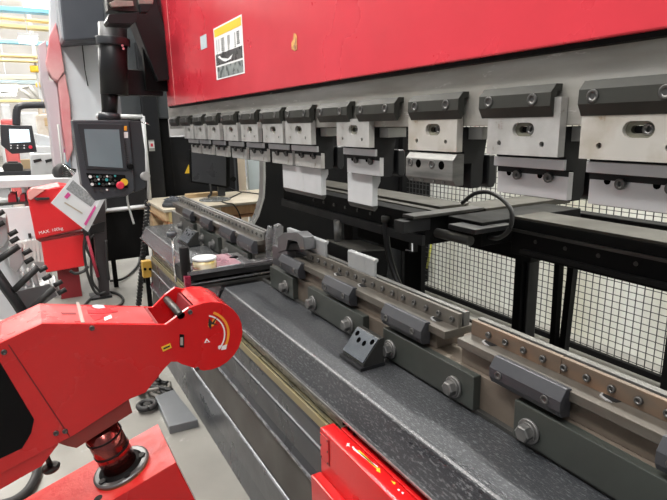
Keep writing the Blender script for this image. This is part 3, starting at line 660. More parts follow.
b=bm_(); c0=at(360,240,Y=1.62); c1=at(412,251,Y=1.62); box(b,c0.x,c1.x-.004,1.605,1.66,c1.z-.01,c1.z+.065); obj('hook_box',b,black,wb)
b=bm_(); box(b,c0.x,c1.x-.004,1.605,1.66,c1.z+.065,c1.z+.070); obj('hook_box_top',b,bgm,wb)
cp=thing('column_post','thick black post where the wire fence begins','post',(-2.3,1.8,0))
b=bm_(); p=at(405,215,Y=1.85); q=at(422,215,Y=1.85); box(b,p.x,q.x,1.85,1.88,0,1.10); obj('post_body',b,black,cp)

# ================================================================== WIRE FENCE
fc=thing('wire_fence','black wire mesh fence panel behind the press brake','fence',(-2.3,2.95,0))
wirem=mat('black_wire',(.03,.03,.03),.5)
b=bm_(); P=.047; z=.12
while z<2.25: box(b,-4.0,.6,2.998,3.002,z-.0019,z+.0019); z+=P*.9
o=obj('wire_mesh',b,wirem,fc)
b=bm_(); x=-4.0
while x<.6: box(b,x-.0019,x+.0019,2.993,2.998,.1,2.25); x+=P
obj('vertical_wires',b,wirem,fc)
for z in (.085,):
    b=bm_(); box(b,-4.0,.6,2.985,3.015,z-.018,z+.018); obj('bottom_rail',b,black,fc)
b=bm_(); box(b,-4.0,.6,2.80,2.83,.03,.055); obj('floor_rail',b,black,fc)
b=bm_(); p=at(664,370,Y=2.97); box(b,p.x,p.x+.06,2.95,3.01,0,2.25); obj('fence_post',b,black,fc)
b=bm_(); p=at(497,150,Y=2.97); box(b,-4.0,-3.95,2.95,3.01,0,2.25); obj('fence_post',b,black,fc)
yc=thing('yellow_strap','thin yellow strap hanging behind the fence beside the black post','strap',at(432,240,Y=3.3))
b=bm_(); tube(b,[at(434,219,Y=3.3),at(433,228,Y=3.3),at(431,245,Y=3.3),at(427,268,Y=3.3)],.012,6); obj('strap_run',b,mat('lime_yellow',(.75,.75,.15),.5),yc)

exec_left = True
# ================================================================== LEFT BACKGROUND
# --- control pendant
pc=at(110,160,X=-3.9)
cp=thing('control_pendant','black control pendant with a large grey screen and a red button','control panel',pc)
Pp=lambda px,py,d=0: at(px,py,X=-3.9+d)
def facepoly(name,pts,m,par,x0,x1,bevel=0,label=None,Xp=None):
    Xp=x1 if Xp is None else Xp
    bb=bm_(); prism(bb,[(at(px,py,X=Xp).y,at(px,py,X=Xp).z) for px,py in pts],x0,x1,'X'); q=obj(name,bb,m,par,bevel)
    if label: lbl(q,label)
    return q
facepoly('housing',[(72,120),(129,120),(135,191),(127,196),(112,198),(95,201),(88,192),(82,186)],plastic,cp,-4.05,-3.90,.008)
facepoly('side_housing',[(129,120.5),(141,121),(145,150),(146,188),(133,193)],plastic2,cp,-4.04,-3.92,.006)
facepoly('bezel',[(77,123),(123,124),(127.5,170.5),(86,169)],plastic2,cp,-3.90,-3.889,.004)
facepoly('screen',[(84,129),(119,129.5),(123,168),(88.5,166)],screenm,cp,-3.889,-3.886)
facepoly('button_panel',[(86,173),(125,175),(128,188),(92,187)],black,cp,-3.90,-3.893)
rnd=random.Random(11)
cols=[whitei,screwm,mat('teal_button',(.05,.4,.42),.4),oxide2,screwm]
k=0
for ry,n in ((176.5,8),(180,7),(184,8),(190,4)):
    for i in range(n):
        px=90+i*(28/n)+rnd.uniform(-.8,.8)+(ry-176)*.25; py=ry+rnd.uniform(-.7,.7); p=at(px,py,X=-3.893)
        b=bm_(); cyl(b,(-3.894,p.y,p.z),(-3.878,p.y,p.z),.0065 if k%3 else .010,seg=10); obj('push_button',b,cols[k%5],cp); k+=1
p=at(119.5,185,X=-3.893); b=bm_(); lathe(b,(-3.893,p.y,p.z),(1,0,0),[(.012,0),(.012,.02),(.026,.022),(.026,.036),(.018,.042)],20); lbl(obj('stop_button',b,mat('stop_red',(.75,.04,.08),.35),cp),'red mushroom stop button')
p=at(124,182,X=-3.893); b=bm_(); cyl(b,(-3.893,p.y,p.z),(-3.880,p.y,p.z),.024,seg=20); obj('yellow_ring',b,yellow,cp)
facepoly('white_sticker',[(122,132),(128,132),(128,138),(122,138)],whitei,cp,-3.90,-3.8985)
facepoly('orange_sticker',[(124,126),(127,126),(127,130.5),(124,130.5)],orange,cp,-3.90,-3.8985)
for i in range(12):
    b=bm_(); p=at(125.0+i*.35,141+i*2.2,X=-3.9); box(b,-3.9,-3.896,p.y-.006,p.y+.006,p.z-.003,p.z+.003); obj('side_key',b,screwm,cp)
p=at(130,166.5,X=-3.9); b=bm_(); lathe(b,(-3.90,p.y,p.z),(1,0,0),[(.02,0),(.02,.02),(.014,.022)],16); obj('rotary_knob',b,black,cp)
p=at(146,176,X=-3.92); b=bm_(); cyl(b,(-3.95,p.y-.02,p.z),(-3.90,p.y,p.z),.03,seg=20); obj('round_connector',b,mat('grey_connector',(.38,.38,.38),.4),cp)
p=at(141,122,X=-3.9); q=at(149,125,X=-3.9); b=bm_(); tube(b,[p,p+Vector((.03,.03,-.01)),q+Vector((.02,0,0))],.005,6); obj('hook',b,chrome,cp)
for sx in (74,87):
    p=at(sx,122,X=-3.9); 
# --- pendant arm
pa=thing('pendant_arm','thick black tubular arm carrying the control pendant','arm',at(105,70,X=-3.98))
p0=at(96.5,26,X=-3.98); 
ax=lambda px,py: at(px+2.5,py,X=-3.98)
b=bm_(); cyl(b,ax(110,24),ax(112,95),.088,seg=28); obj('upper_tube',b,blacks,pa)
b=bm_(); cyl(b,ax(110.5,38),ax(110.8,46),.106,seg=28); obj('collar',b,plastic2,pa,.004)
b=bm_(); cyl(b,ax(103,48),ax(107,112),.048,seg=20); obj('rear_tube',b,blacks,pa)
b=bm_(); cyl(b,ax(108,90),ax(107,114),.050,seg=20); obj('lower_tube',b,blacks,pa)
b=bm_(); cyl(b,ax(107,113),ax(107,119.5),.068,.075,seg=20); obj('foot_flange',b,plastic2,pa)
b=bm_(); prism(b,[(ax(x,y).y,ax(x,y).z) for x,y in ((121,67),(165,69),(165,95),(120,94))],-4.20,-4.10,'X'); obj('support_box',b,blacks,pa,.006)
b=bm_()
for x,y in ((120,47.5),(121,50.5)): p=at(x,y,X=-3.98); cyl(b,(-3.9,p.y,p.z),(-3.88,p.y,p.z),.008,seg=10)
obj('collar_screw',b,chrome,pa)
# --- hoist clamp thing at the top
tcm=thing('top_bracket','black stepped bracket with pale metal jaws hanging above the pendant arm','bracket',at(128,10,X=-3.7))
def yzpoly(name,pts,m,par,X0_,X1_,bev=.003):
    bb=bm_(); prism(bb,[(at(px,py,X=X1_).y,at(px,py,X=X1_).z) for px,py in pts],X0_,X1_,'X'); return obj(name,bb,m,par,bev)
yzpoly('lower_block',[(109,14),(139,12),(137,20),(133,24),(109,23),(107,20)],blacks,tcm,-3.82,-3.66)
yzpoly('upper_block',[(106,-10),(146,-10),(146,8),(139,12),(108,10)],oxide2,tcm,-3.80,-3.68)
yzpoly('pale_jaw',[(109,3),(115,0),(133,1),(134,6),(112,7)],mat('pale_jaw_metal',(.42,.38,.34),.35,.4,(.30,.27,.24),20),tcm,-3.68,-3.65)
yzpoly('pale_jaw',[(138,-8),(154,-3),(153,4),(139,4)],mat('pale_jaw_metal',(0,0,0)),tcm,-3.70,-3.65)
yzpoly('jaw_base',[(139,4),(153,4),(148,12),(141,12)],blacks,tcm,-3.70,-3.64)
# --- white frame with dark panel behind pendant
wf=thing('white_framed_stand','white aluminium framed dark board behind the control pendant','stand',at(120,205,X=-5.5))
def bar4(par,name,pts,r,m):
    b=bm_(); tube(b,[at(x,y,X=-5.5) for x,y in pts],r,4); return obj(name,b,m,par)
bar4(wf,'frame_bar',[(96,116),(143,117)],.022,whitep); bar4(wf,'frame_bar',[(142.5,116),(150,205)],.022,whitep); bar4(wf,'frame_bar',[(104,211),(150,206)],.022,whitep); bar4(wf,'frame_bar',[(103,190),(105,212)],.022,whitep)
facepoly('back_board',[(98,118),(142,118),(149,205),(105,210)],blacks,wf,-5.56,-5.53,0,Xp=-5.53)
b=bm_(); p=at(103,212,X=-5.45); box(b,-5.47,-5.44,p.y-.02,p.y+.01,p.z-.05,p.z); lbl(obj('yellow_tab',b,yellow,wf),'small yellow tab')
p=at(128,206,X=-5.5); b=bm_(); box(b,-5.62,-5.56,p.y-.36,p.y+.16,.28,p.z-.03); obj('lower_board',b,black,wf)
for dy in (-.2,.08):
    b=bm_(); box(b,-5.61,-5.57,p.y+dy,p.y+dy+.04,0,.30); obj('stand_leg',b,black,wf)
# --- clip board of papers
sh=thing('paper_holder','slanted white paper holder with a grey picture hanging below the pendant','papers',at(75,200,X=-5.1))
def tilt(name,pts,m,par,X=-5.1,th=.012,dx=0):
    v=[at(px,py,X=X+dx) for px,py in pts]; bb=bm_(); va=[bb.verts.new(p) for p in v]; vb=[bb.verts.new(p+Vector((-th,0,0))) for p in v]
    bb.faces.new(va); bb.faces.new(list(reversed(vb))); n=len(v)
    for i in range(n): bb.faces.new((va[i],va[(i+1)%n],vb[(i+1)%n],vb[i]))
    return obj(name,bb,m,par)
tilt('white_board',[(51,203),(78,170),(101,199),(84,229)],white,sh)
tilt('grey_picture',[(66,189),(73,180),(96,200),(91,207)],mat('grey_picture_print',(.22,.23,.24),.5,0,(.35,.36,.37),60),sh,dx=.003,th=.002)
tilt('magenta_logo',[(64,197),(68,192),(71,195),(67,199)],magenta,sh,dx=.003,th=.002)
tilt('text_line',[(64,203),(65,202),(83,213),(82,214)],mat('brown_print',(.45,.38,.3),.5),sh,dx=.003,th=.002)
tilt('side_edge',[(84,229),(101,199),(106,197),(88,232)],whitep,sh,dx=.01)
tilt('inner_label',[(84,224),(95,205),(96,208),(86,226)],magenta,sh,dx=.014,th=.003)
for i in range(7):
    b=bm_(); tube(b,[at(62+i*1.6,164+i*1.2,X=-5.14),at(77+i*.5,174+i*2.5,X=-5.12)],.004,5); obj('wire_prong',b,chrome,sh)
# --- column stand with cables
cs=thing('column_stand','dark steel column with coiled black cables under the paper holder','stand',at(97,300,X=-5.28))
q0=at(92,205,X=-5.28); q1=at(106,205,X=-5.28)
b=bm_(); prism(b,[(at(x,y,X=-5.28).y,at(x,y,X=-5.28).z) for x,y in ((91,200),(105,200),(110,298),(100,299))],-5.38,-5.28,'X'); obj('column',b,mat('dark_brown_column',(.035,.03,.032),.45),cs,.004)
b=bm_(); prism(b,[(at(x,y,X=-5.28).y,at(x,y,X=-5.28).z) for x,y in ((83,228),(105,221),(104,232),(84,236))],-5.39,-5.27,'X'); obj('bracket',b,blacks,cs,.004)
z0=at(105,298,X=-5.28); b=bm_(); box(b,-5.44,-5.24,z0.y-.12,z0.y+.06,0,.02); obj('foot',b,blacks,cs)
for i,pts in enumerate((((86,230),(84,250),(88,275),(96,293),(106,292)),((88,232),(91,255),(92,280),(100,292)),((94,235),(86,245),(93,262),(99,280)),((106,240),(107,262),(109,280)))):
    b=bm_(); tube(b,curve([at(x,y,X=-5.24) for x,y in pts]),.012,6); obj('cable',b,rubber,cs)
b=bm_(); tube(b,[at(87+i*0,236,X=-5.23) for i in (0,)]+[at(98,277,X=-5.23)],.014,6); lbl(obj('red_strip',b,mat('dark_red_strip',(.4,.03,.06),.5),cs),'dark red strip')
fcb=thing('floor_cable','black cable curled on the floor round the column foot','cable',at(110,298,Z=.01))
b=bm_(); tube(b,curve([at(x,y,Z=.012) for x,y in ((84,306),(92,298),(108,292),(121,296),(122,303),(110,309),(96,309),(86,305))]),.012,6); obj('cable_run',b,rubber,fcb)
b=bm_(); tube(b,curve([at(x,y,Z=.02) for x,y in ((110,281),(122,279),(132,272),(139,262),(139,250))]),.012,6); obj('cable_run',b,rubber,fcb)
# cable chain left of bed
cc=thing('cable_chain','black toothed cable chain hanging at the left end of the bed','chain',at(140,250,X=-4.5))
b=bm_()
for k in range(30):
    p=at(148-.35*k*.9,205+k*3.4,X=-4.5); 
    if p.z>.03: box(b,-4.52,-4.48,p.y-.022,p.y+.018,p.z-.009,p.z+.009)
for o_ in (0,): tube(b,[at(149,203,X=-4.52),at(139,305,X=-4.52),Vector((-4.52,at(139,305,X=-4.52).y,.0))],.008,4)
obj('chain_links',b,rubber,cc)
yb=thing('yellow_switch_box','small yellow switch box with two black buttons at the far end of the bed','switch box',at(147,268,X=-4.0))
b=bm_(); p=at(142,262,X=-3.96); q=at(153,277,X=-3.96); box(b,-4.02,-3.96,p.y,q.y,q.z,p.z); obj('box_body',b,mat('ochre_paint',(.50,.30,.05),.45),yb,.004)
for x in (145,150):
    p2=at(x,269,X=-3.96); b=bm_(); cyl(b,(-3.961,p2.y,p2.z),(-3.952,p2.y,p2.z),.010,seg=12); obj('button',b,black,yb)
b=bm_(); box(b,-4.01,-3.98,(p.y+q.y)/2-.015,(p.y+q.y)/2+.015,0,q.z); obj('box_stem',b,black,yb)

# --- dark cabinets behind the frame
cb=thing('electrical_cabinet','tall black electrical cabinet with a yellow warning triangle behind the monitor','cabinet',(-6.2,1.6,0))
b=bm_(); p=at(167,137,X=-6.0); q=at(237,150,X=-6.0); box(b,-6.8,-6.0,p.y,q.y,0,p.z); obj('cabinet_body',b,blacks,cb,.01)
p=at(189,170,X=-6.0); b=bm_(); prism(b,[(p.y-.05,p.z-.035),(p.y+.05,p.z-.035),(p.y,p.z+.06)],-6.0,-5.997,'X'); lbl(obj('warning_triangle',b,yellow,cb),'yellow warning triangle')
b=bm_(); p=at(233,179,X=-6.0); cyl(b,(-6.0,p.y,p.z),(-5.98,p.y,p.z),.03,seg=16); obj('lock',b,black,cb)
b=bm_(); p=at(233,150,X=-6.0); box(b,-6.01,-5.995,p.y,p.y+.02,.1,1.36); obj('door_edge',b,plastic,cb)
bp_=thing('black_pillar','tall black machine pillar with a small label right of the pendant','pillar',(-5,1,0))
b=bm_(); p=at(144,130,X=-5.7); q=at(160,130,X=-5.7); box(b,-5.95,-5.7,p.y,q.y,0,2.35); obj('pillar_body',b,blacks,bp_,.01)
b=bm_(); q2=at(169,130,X=-5.8); box(b,-5.95,-5.8,q.y,q2.y,0,2.3); obj('pillar_side',b,black,bp_)
b=bm_(); p=at(116,58,X=-5.75); q=at(188,100,X=-5.75); z_=at(140,119,X=-5.75).z; box(b,-6.2,-5.76,p.y,q.y,z_,3.3); obj('pillar_head',b,mat('dark_slate_paint',(.05,.056,.06),.4),bp_,.01)
b=bm_(); p=at(148,140,X=-5.7); q=at(155,151,X=-5.7); box(b,-5.7,-5.697,p.y,q.y,q.z,p.z); sg=obj('pillar_label',b,mat('label_grey',(.35,.35,.34),.5),bp_)
b=bm_(); p=at(148.5,141.5,X=-5.7); q=at(154.5,148,X=-5.7); box(b,-5.698,-5.695,p.y,q.y,q.z,p.z); obj('label_white',b,whitei,sg)
b=bm_(); p=at(150.5,143.5,X=-5.7); q=at(153,146.5,X=-5.7); box(b,-5.697,-5.6935,p.y,q.y,q.z,p.z); obj('label_mark',b,mat('stop_red',(0,0,0)),sg)
wp=thing('leaning_board','pale wooden board standing behind the monitor','board',(-6.4,2.3,0))
b=bm_(); p=at(238,180,X=-6.3); q=at(246,180,X=-6.3); box(b,-6.35,-6.3,p.y,q.y,.0,1.7); obj('board_body',b,mat('pale_wood',(.80,.68,.55),.6),wp)
wq=thing('pale_blue_sheet','pale blue-white upright sheet beside the curved frame','sheet',(-6.4,2.6,0))
b=bm_(); p=at(249,180,X=-6.3); q=at(268,180,X=-6.3); box(b,-6.36,-6.3,p.y,q.y,.0,1.75); obj('sheet_body',b,ltblue,wq)

# --- pallets / crate table
pt=thing('wooden_crate_table','stack of pale wooden boards used as a table behind the far rail','table',(-5.2,1.4,0))
b=bm_(); box(b,-5.64,-4.74,.99,2.30,.825,.85); obj('table_top',b,mat('pale_top_board',(.50,.45,.36),.6,0,(.42,.37,.29),3),pt,.003)
b=bm_(); box(b,-5.62,-4.76,1.0,1.03,.745,.824); obj('side_board',b,wood,pt,.003)
b=bm_(); box(b,-4.90,-4.745,1.03,1.20,.735,.824); obj('timber_block',b,mat('yellow_pine',(.60,.50,.24),.6,0,(.52,.40,.18),4),pt,.003)
b=bm_(); box(b,-4.86,-4.745,1.33,1.50,.745,.824); obj('timber_block',b,mat('pale_cut_pine',(.66,.54,.34),.6),pt,.003)
b=bm_(); box(b,-4.86,-4.745,1.502,1.95,.745,.824); obj('timber_block',b,mat('orange_pine',(.60,.38,.20),.6,0,(.50,.28,.13),5,(1,6,1)),pt,.003)
b=bm_(); box(b,-5.6,-4.75,1.02,2.2,.71,.735); obj('lower_board',b,wood2,pt,.003)
for x in (-5.6,-4.95):
    for y in (1.02,2.1):
        b=bm_(); box(b,x,x+.14,y,y+.10,0,.71); obj('table_leg',b,wood,pt)
bd=thing('loose_board','short wooden plank lying under the monitor stand','plank',(-5.3,1.45,.85))
b=bm_(); p=at(187,197,Z=.865); q=at(217,193.5,Z=.865); box(b,p.x-.08,p.x,p.y,q.y,.8503,.89); obj('plank_body',b,wood,bd,.003)
mo=thing('monitor','black flat monitor on a round base on the wooden table','monitor',(-5.25,1.5,.85))
def mpoly(name,pts,m,x0,x1,bev=.003): 
    bb=bm_(); prism(bb,[(at(px,py,X=x1).y,at(px,py,X=x1).z) for px,py in pts],x0,x1,'X'); return obj(name,bb,m,mo,bev)
mpoly('monitor_bezel',[(190,150),(227,152),(227,188),(191,182.5)],black,-5.28,-5.23)
mpoly('screen_panel',[(191.5,152),(226,154),(226,186),(192.2,181)],mat('off_screen',(.055,.057,.063),.35),-5.23,-5.227,0)
mpoly('monitor_side',[(227,152),(230,151),(230,186),(227,188)],black,-5.33,-5.24)
b=bm_(); p=at(222.5,199,X=-5.25); q=at(222.5,186,X=-5.25); box(b,-5.29,-5.25,p.y-.035,p.y+.035,.86,q.z); obj('monitor_neck',b,plastic2,mo,.003)
p=at(212,200,Z=.852); b=bm_(); lathe(b,(p.x,p.y+.03,.8505),(0,0,1),[(.15,0),(.15,.008),(.13,.012)],32); obj('monitor_base',b,mat('smoky_base',(.16,.17,.17),.2),mo)
b=bm_(); tube(b,curve([at(210,184,X=-5.22),at(211,190,X=-5.2),at(211,194,X=-5.2),at(208,197,X=-5.2)]),.011,6); obj('monitor_cable',b,rubber,mo)
kb=thing('wrapped_tool_tray','small dark shiny tray on the corner of the wooden table','tray',(-4.9,1.2,.8505))
v=[at(x,y,Z=.86) for x,y in ((162,206.5),(165,201),(181,199),(186,201),(184,207)) ]
b=bm_(); prism(b,[(p.x,p.y) for p in v],.8505,.885,'Z'); obj('tray_body',b,plastic2,kb,.012)
v=[at(x,y,Z=.885) for x,y in ((163,200),(172,196),(185,198),(180,200.5)) ]
b=bm_(); prism(b,[(p.x,p.y) for p in v],.8853,.887,'Z'); obj('tray_top',b,mat('shiny_dark_film',(.16,.17,.19),.12),kb)
kp=thing('black_bar','short flat black bar on the edge of the wooden table','bar',(-5.7,1.15,.8505))
v=[at(x,y,Z=.86) for x,y in ((148,195),(149,193.5),(163,192.5),(163,194)) ]
b=bm_(); prism(b,[(p.x,p.y) for p in v],.8505,.87,'Z'); obj('bar_body',b,plastic2,kp,.002)
tcab=thing('table_cable','thin black cable running across the wooden table','cable',(-4.8,1.7,.855))
b=bm_(); tube(b,curve([at(x,y,Z=.857) for x,y in ((230,188),(238,191),(249,192.5),(259,194))]),.006,6); obj('cable_run',b,rubber,tcab)
b=bm_(); tube(b,curve([at(x,y,Z=.857) for x,y in ((242,192),(232,197),(222,201),(228,203.5))]+[(-4.735,at(233,205,X=-4.735).y,.845),at(238,211,X=-4.73),at(241,219,X=-4.73)]),.006,6); obj('cable_run',b,rubber,tcab)

pcab=thing('coiled_cord','thin coiled black cord hanging from the pendant connector','cord',at(147,195,X=-3.95))
b=bm_(); tube(b,curve([at(x,y,X=-3.95) for x,y in ((146,178),(146,190),(145,197),(147.5,200),(145,203),(149,207),(147,212))]),.006,6); obj('cord_run',b,rubber,pcab)
pst=thing('hanging_strip','thin pale strip hanging under the control pendant','strip',at(131,205,X=-3.9))
b=bm_(); tube(b,curve([at(x,y,X=-3.92) for x,y in ((127,194),(128,203),(131,214),(134,224))]),.008,5); obj('strip_run',b,mat('pale_strip',(.45,.46,.45),.4),pst)

# --- far machines
def ground(par,px0,px1,pyb,X0_,X1_,m,name='pedestal'):
    a=at(px0,pyb,X=X1_); c_=at(px1,pyb,X=X1_); bb=bm_(); box(bb,X0_,X1_-.03,a.y,c_.y,0,a.z+.05); obj(name,bb,m,par)
fm=thing('far_press_brake','pale grey and red press brake frame standing further left','machine',(-8,.7,0))
def fpoly(name,pts,m,x0,x1,bev=.01,par=None,label=None): 
    bb=bm_(); prism(bb,[(at(px,py,X=x1).y,at(px,py,X=x1).z) for px,py in pts],x0,x1,'X'); q=obj(name,bb,m,par or fm,bev)
    if label: lbl(q,label)
    return q
fpoly('grey_frame',[(50,-14),(125,-14),(128,120),(105,190),(100,235),(78,235),(72,160),(63,110),(56,70),(50,30)],greyf,-7.3,-7.0)
fpoly('red_upper',[(46,62),(50,35),(56,22),(60,40),(64.5,71),(58,81),(52,77),(48,70)],mat('faded_red',(.62,.16,.18),.5,0,(.72,.40,.40),2),-7.2,-6.93,label='faded red upper block')
fpoly('red_lower',[(58,80),(65,73),(70,100),(73,150),(68,163),(63,128)],mat('faded_red',(0,0,0)),-7.2,-6.95)
fpoly('mauve_panel',[(38,45),(46,40),(49,80),(57,82),(64,150),(62,190),(55,170),(48,110),(41,80)],mat('pale_mauve',(.52,.46,.49),.5),-7.6,-7.1)
b=bm_(); tube(b,[at(82,42,X=-6.98),at(85,70,X=-6.98),at(88,86,X=-6.98)],.006,5); obj('hanging_wire',b,oxide2,fm)
hb=thing('slate_cabinet','dark slate-grey cabinet hanging on the pale frame at the top left','cabinet',at(85,15,X=-6.5))
fpoly('cabinet_body',[(59,-14),(103,-14),(106,38),(64,41)],mat('slate_paint',(.060,.066,.080),.45),-7.02,-6.5,.015,hb)
fpoly('cabinet_edge',[(56,-14),(59,-14),(64.5,41),(62,37)],mat('pale_edge_paint',(.35,.37,.40),.45),-6.9,-6.52,.004,hb)

fr2=thing('red_load_box','large red follower housing printed MAX. 100kg beside the paper holder','machine box',(-5.2,.2,.0))
Xf=-5.35
fpoly('upper_housing',[(27,196),(31,192),(60,186),(70,187),(78,196),(85,210),(84,229),(60,234),(36,240)],mat('bright_red_paint',(.72,.025,.03),.35,0,(.66,.02,.025),3),-5.75,Xf,.012,fr2)
fpoly('top_bevel',[(28,192),(33,188),(46,189),(31,200),(28,199)],mat('pale_red_worn',(.80,.35,.32),.4),-5.37,Xf+.012,.003,fr2,'worn pale corner')
fpoly('lower_housing',[(41,241),(84,234),(86,266),(46,273)],mat('bright_red_paint',(0,0,0)),-5.70,Xf,.01,fr2)
fpoly('housing_seam',[(36,239.5),(84,231),(84,233),(40,242)],mat('dark_seam',(0,0,0)),-5.37,Xf+.004,0,fr2)
fpoly('handle',[(34,199),(35,198),(49.5,197.5),(49.5,199.5),(37,200.7)],rubber,Xf,Xf+.03,.003,fr2)
p=at(39,234.5,X=Xf); text('load_text','MAX. 100kg',.039,frameM((Xf+.003,p.y,p.z),(0,1,.12),(0,-.12,1)),whitei,fr2)
b=bm_(); p=at(65,260,X=-5.55); box(b,-5.65,-5.45,p.y-.08,p.y+.1,0,p.z); obj('housing_leg',b,mat('dark_red_inside',(0,0,0)),fr2)
lb=thing('floor_loop_cable','thin black cable bow under the red housing','cable',at(80,274,X=-5.1))
b=bm_(); tube(b,curve([at(x,y,X=-5.1) for x,y in ((70,271),(76,273.5),(84,271),(88,266))]),.014,6); obj('cable_run',b,rubber,lb)

# white long table and small pendant etc.
wt=thing('white_beam_table','long white tabletop edge crossing behind the red housing','table',(-6,-.3,0))
fpoly('table_edge',[(-10,181),(80,178),(80,185),(-10,189)],whitep,-6.6,-6.0,.005,wt)
fpoly('table_shelf',[(-10,204),(29,202),(29,203.5),(-10,207)],oxide2,-6.5,-6.0,.0,wt)
for x in (-8,24):
    fpoly('table_leg',[(x,187),(x+4,187),(x+7,250),(x+3,250)],whitep,-6.2,-6.1,0,wt)
rt=[]
for i,(x0,x1) in enumerate(((8,18),(20,27))):
    q=thing('red_tool_pouch',('larger' if i==0 else 'smaller')+' red tool case on the shelf left of the red housing','tool case',at((x0+x1)/2,202,X=-6.1),'red cases on the shelf')
    fpoly('case_body',[(x0,196),(x0+3,193+i),(x1-1,194),(x1,203),(x0,203)],mat('case_red',(.6,.03,.05),.5),-6.25,-6.08,.004,q)
    fpoly('case_edge',[(x1-2.5,193),(x1-1,193),(x1,203),(x1-1.5,203)],rubber,-6.25,-6.07,0,q)
sp=thing('small_control_pendant','small black control panel with a lit screen at the left edge','control panel',at(16,140,X=-8))
fpoly('housing',[(0,124.5),(32,125.5),(37,152),(12,154),(7,150),(1,145)],plastic2,-8.1,-8.0,.01,sp)
b=bm_(); fpoly('lit_screen',[(9,129),(29,129.5),(30.5,142),(10,143)],emis('lit_screen',(.62,.74,.80),1.1),-8.0,-7.99,0,sp)
fpoly('white_window',[(14,133),(25,133),(26,139.5),(14.5,139.5)],emis('screen_white',(.95,.97,1),1.1),-7.99,-7.985,0,sp)
for ry in (145.5,148):
    for i in range(8):
        p=at(11+i*2.2,ry,X=-7.99); b=bm_(); box(b,-8.0,-7.98,p.y-.008,p.y+.008,p.z-.007,p.z+.007); obj('push_button',b,whitei if i%3==0 else screwm,sp)
p=at(30.5,147,X=-7.99); b=bm_(); cyl(b,(-8,p.y,p.z),(-7.96,p.y,p.z),.022,seg=14); obj('stop_button',b,mat('stop_red',(0,0,0)),sp)
sa=thing('hooked_arm','bent black tube arm above the small control panel','arm',at(18,110,X=-8.05))
b=bm_(); tube(b,curve([at(x,y,X=-8.05) for x,y in ((16.5,125),(16.5,114),(18,108),(23,105.5),(35,105),(55,105),(72,105.5))]),.045,10); obj('arm_tube',b,plastic2,sa)
tb=thing('black_tool_case','black carrying case on the white bench below the small control panel','case',at(13,170,X=-7.5))
fpoly('case_body',[(2,166),(5,163),(20,163),(23,166),(23,171),(4,172)],rubber,-7.7,-7.5,.01,tb)
fpoly('case_handle',[(7,163.5),(8,161.5),(18,161.5),(18,163)],rubber,-7.6,-7.52,.004,tb)
bc2=thing('cardboard_box','brown cardboard box behind the black carrying case','box',at(27,165,X=-7.9))
fpoly('box_body',[(20,160),(30,159.5),(30.5,169),(24,169)],mat('cardboard',(.45,.33,.19),.7),-8.1,-7.9,.003,bc2)
wbn=thing('white_bench','white bench with machine parts behind the white beam','bench',(-8,.1,0))
fpoly('bench_top',[(-10,172),(31,170.5),(31,175),(-10,176)],plastic2,-8.3,-7.5,.004,wbn)
fpoly('bench_front',[(-10,176),(25,175),(26,184),(-10,184)],whitep,-8.2,-7.55,0,wbn)
fpoly('bench_leg',[(25,174),(31,173),(33,215),(27,215)],plastic2,-7.8,-7.55,0,wbn)
ground(wbn,-8,8,180,-8.2,-7.6,whitep); ground(wbn,20,30,180,-8.2,-7.6,whitep)
wm=thing('white_machine','white stepped machine housing right of the small control panel','machine',(-9,.8,0))
fpoly('body_upper',[(35,133),(52,137),(53,146),(38,147)],greyf,-9.6,-9.0,.02,wm)
fpoly('body_middle',[(33,146),(62,146),(62,154),(34,154)],whitep,-9.6,-8.9,.02,wm)
fpoly('body_lower',[(30,154),(76,152),(80,176),(31,178)],whitep,-9.6,-8.8,.02,wm)
for x0,x1 in ((33,42),(45,53)):
    fpoly('dark_opening',[(x0,160),(x1-1,158.5),(x1,161),(x0+1,163)],rubber,-8.81,-8.79,0,wm)
for x in (50,60):
    fpoly('machine_leg',[(x-2,176),(x+3,176),(x+4,215),(x-1,215)],whitep,-9.4,-8.9,0,wm)
ground(wm,32,78,176,-9.6,-8.9,whitep)
fb=thing('far_white_crate','tall pale parts crate beyond the white housing','crate',(-11,1.2,0))
fpoly('crate_body',[(36,115),(56,113),(60,150),(40,152)],mat('beige_stuff',(.60,.50,.40),.7,0,(.75,.70,.65),6),-11.5,-11,.02,fb)
fpoly('crate_front',[(44,118),(54,118),(55,126),(45,126)],wood,-11.02,-10.98,0,fb)
ground(fb,42,58,150,-11.5,-11,greyf)
pr=thing('pink_far_machine','pinkish red far machine panel left of the pendant screen','machine',(-7.6,.6,0))
fpoly('panel_body',[(62,120),(74,122),(76,150),(68,152),(64,146)],mat('pinkish_red',(.70,.30,.33),.5),-7.9,-7.7,.01,pr)
fpoly('blue_door',[(66,150),(75,150),(76,172),(67,171)],mat('muted_blue',(.35,.48,.58),.5),-7.9,-7.65,.01,pr)
fpoly('magenta_tag',[(64,149),(67.5,149),(67.5,152.5),(64,152.5)],magenta,-7.66,-7.62,0,pr)
ground(pr,68,75,171,-7.9,-7.7,greyf)
pole=thing('thin_pole','thin grey pole between the white housing and the pendant','pole',at(62,165,X=-6.8))
b=bm_(); tube(b,[at(58,124,X=-6.8),at(62.5,165,X=-6.8)]+[at(63,178,X=-6.8),Vector((-6.8,at(64,178,X=-6.8).y,0))],.011,6); obj('pole_rod',b,mat('grey_pole',(.45,.45,.44),.4),pole)
bbx=thing('black_bundle','dark bundle of cables on the white table beside the paper holder','bundle',at(61,172,X=-6.2))
b=bm_(); p=at(61,171,X=-6.2); lathe(b,(-6.25,p.y,p.z-.02),(1,.2,.2),[(.05,-.05),(.085,0),(.085,.08),(.05,.12)],16); obj('bundle_body',b,rubber,bbx)
for i in range(5):
    b=bm_(); tube(b,[at(63,167+i*2,X=-6.1),at(76,170+i*2.2,X=-6.1)],.010,5); obj('bundle_prong',b,oxide2,bbx)

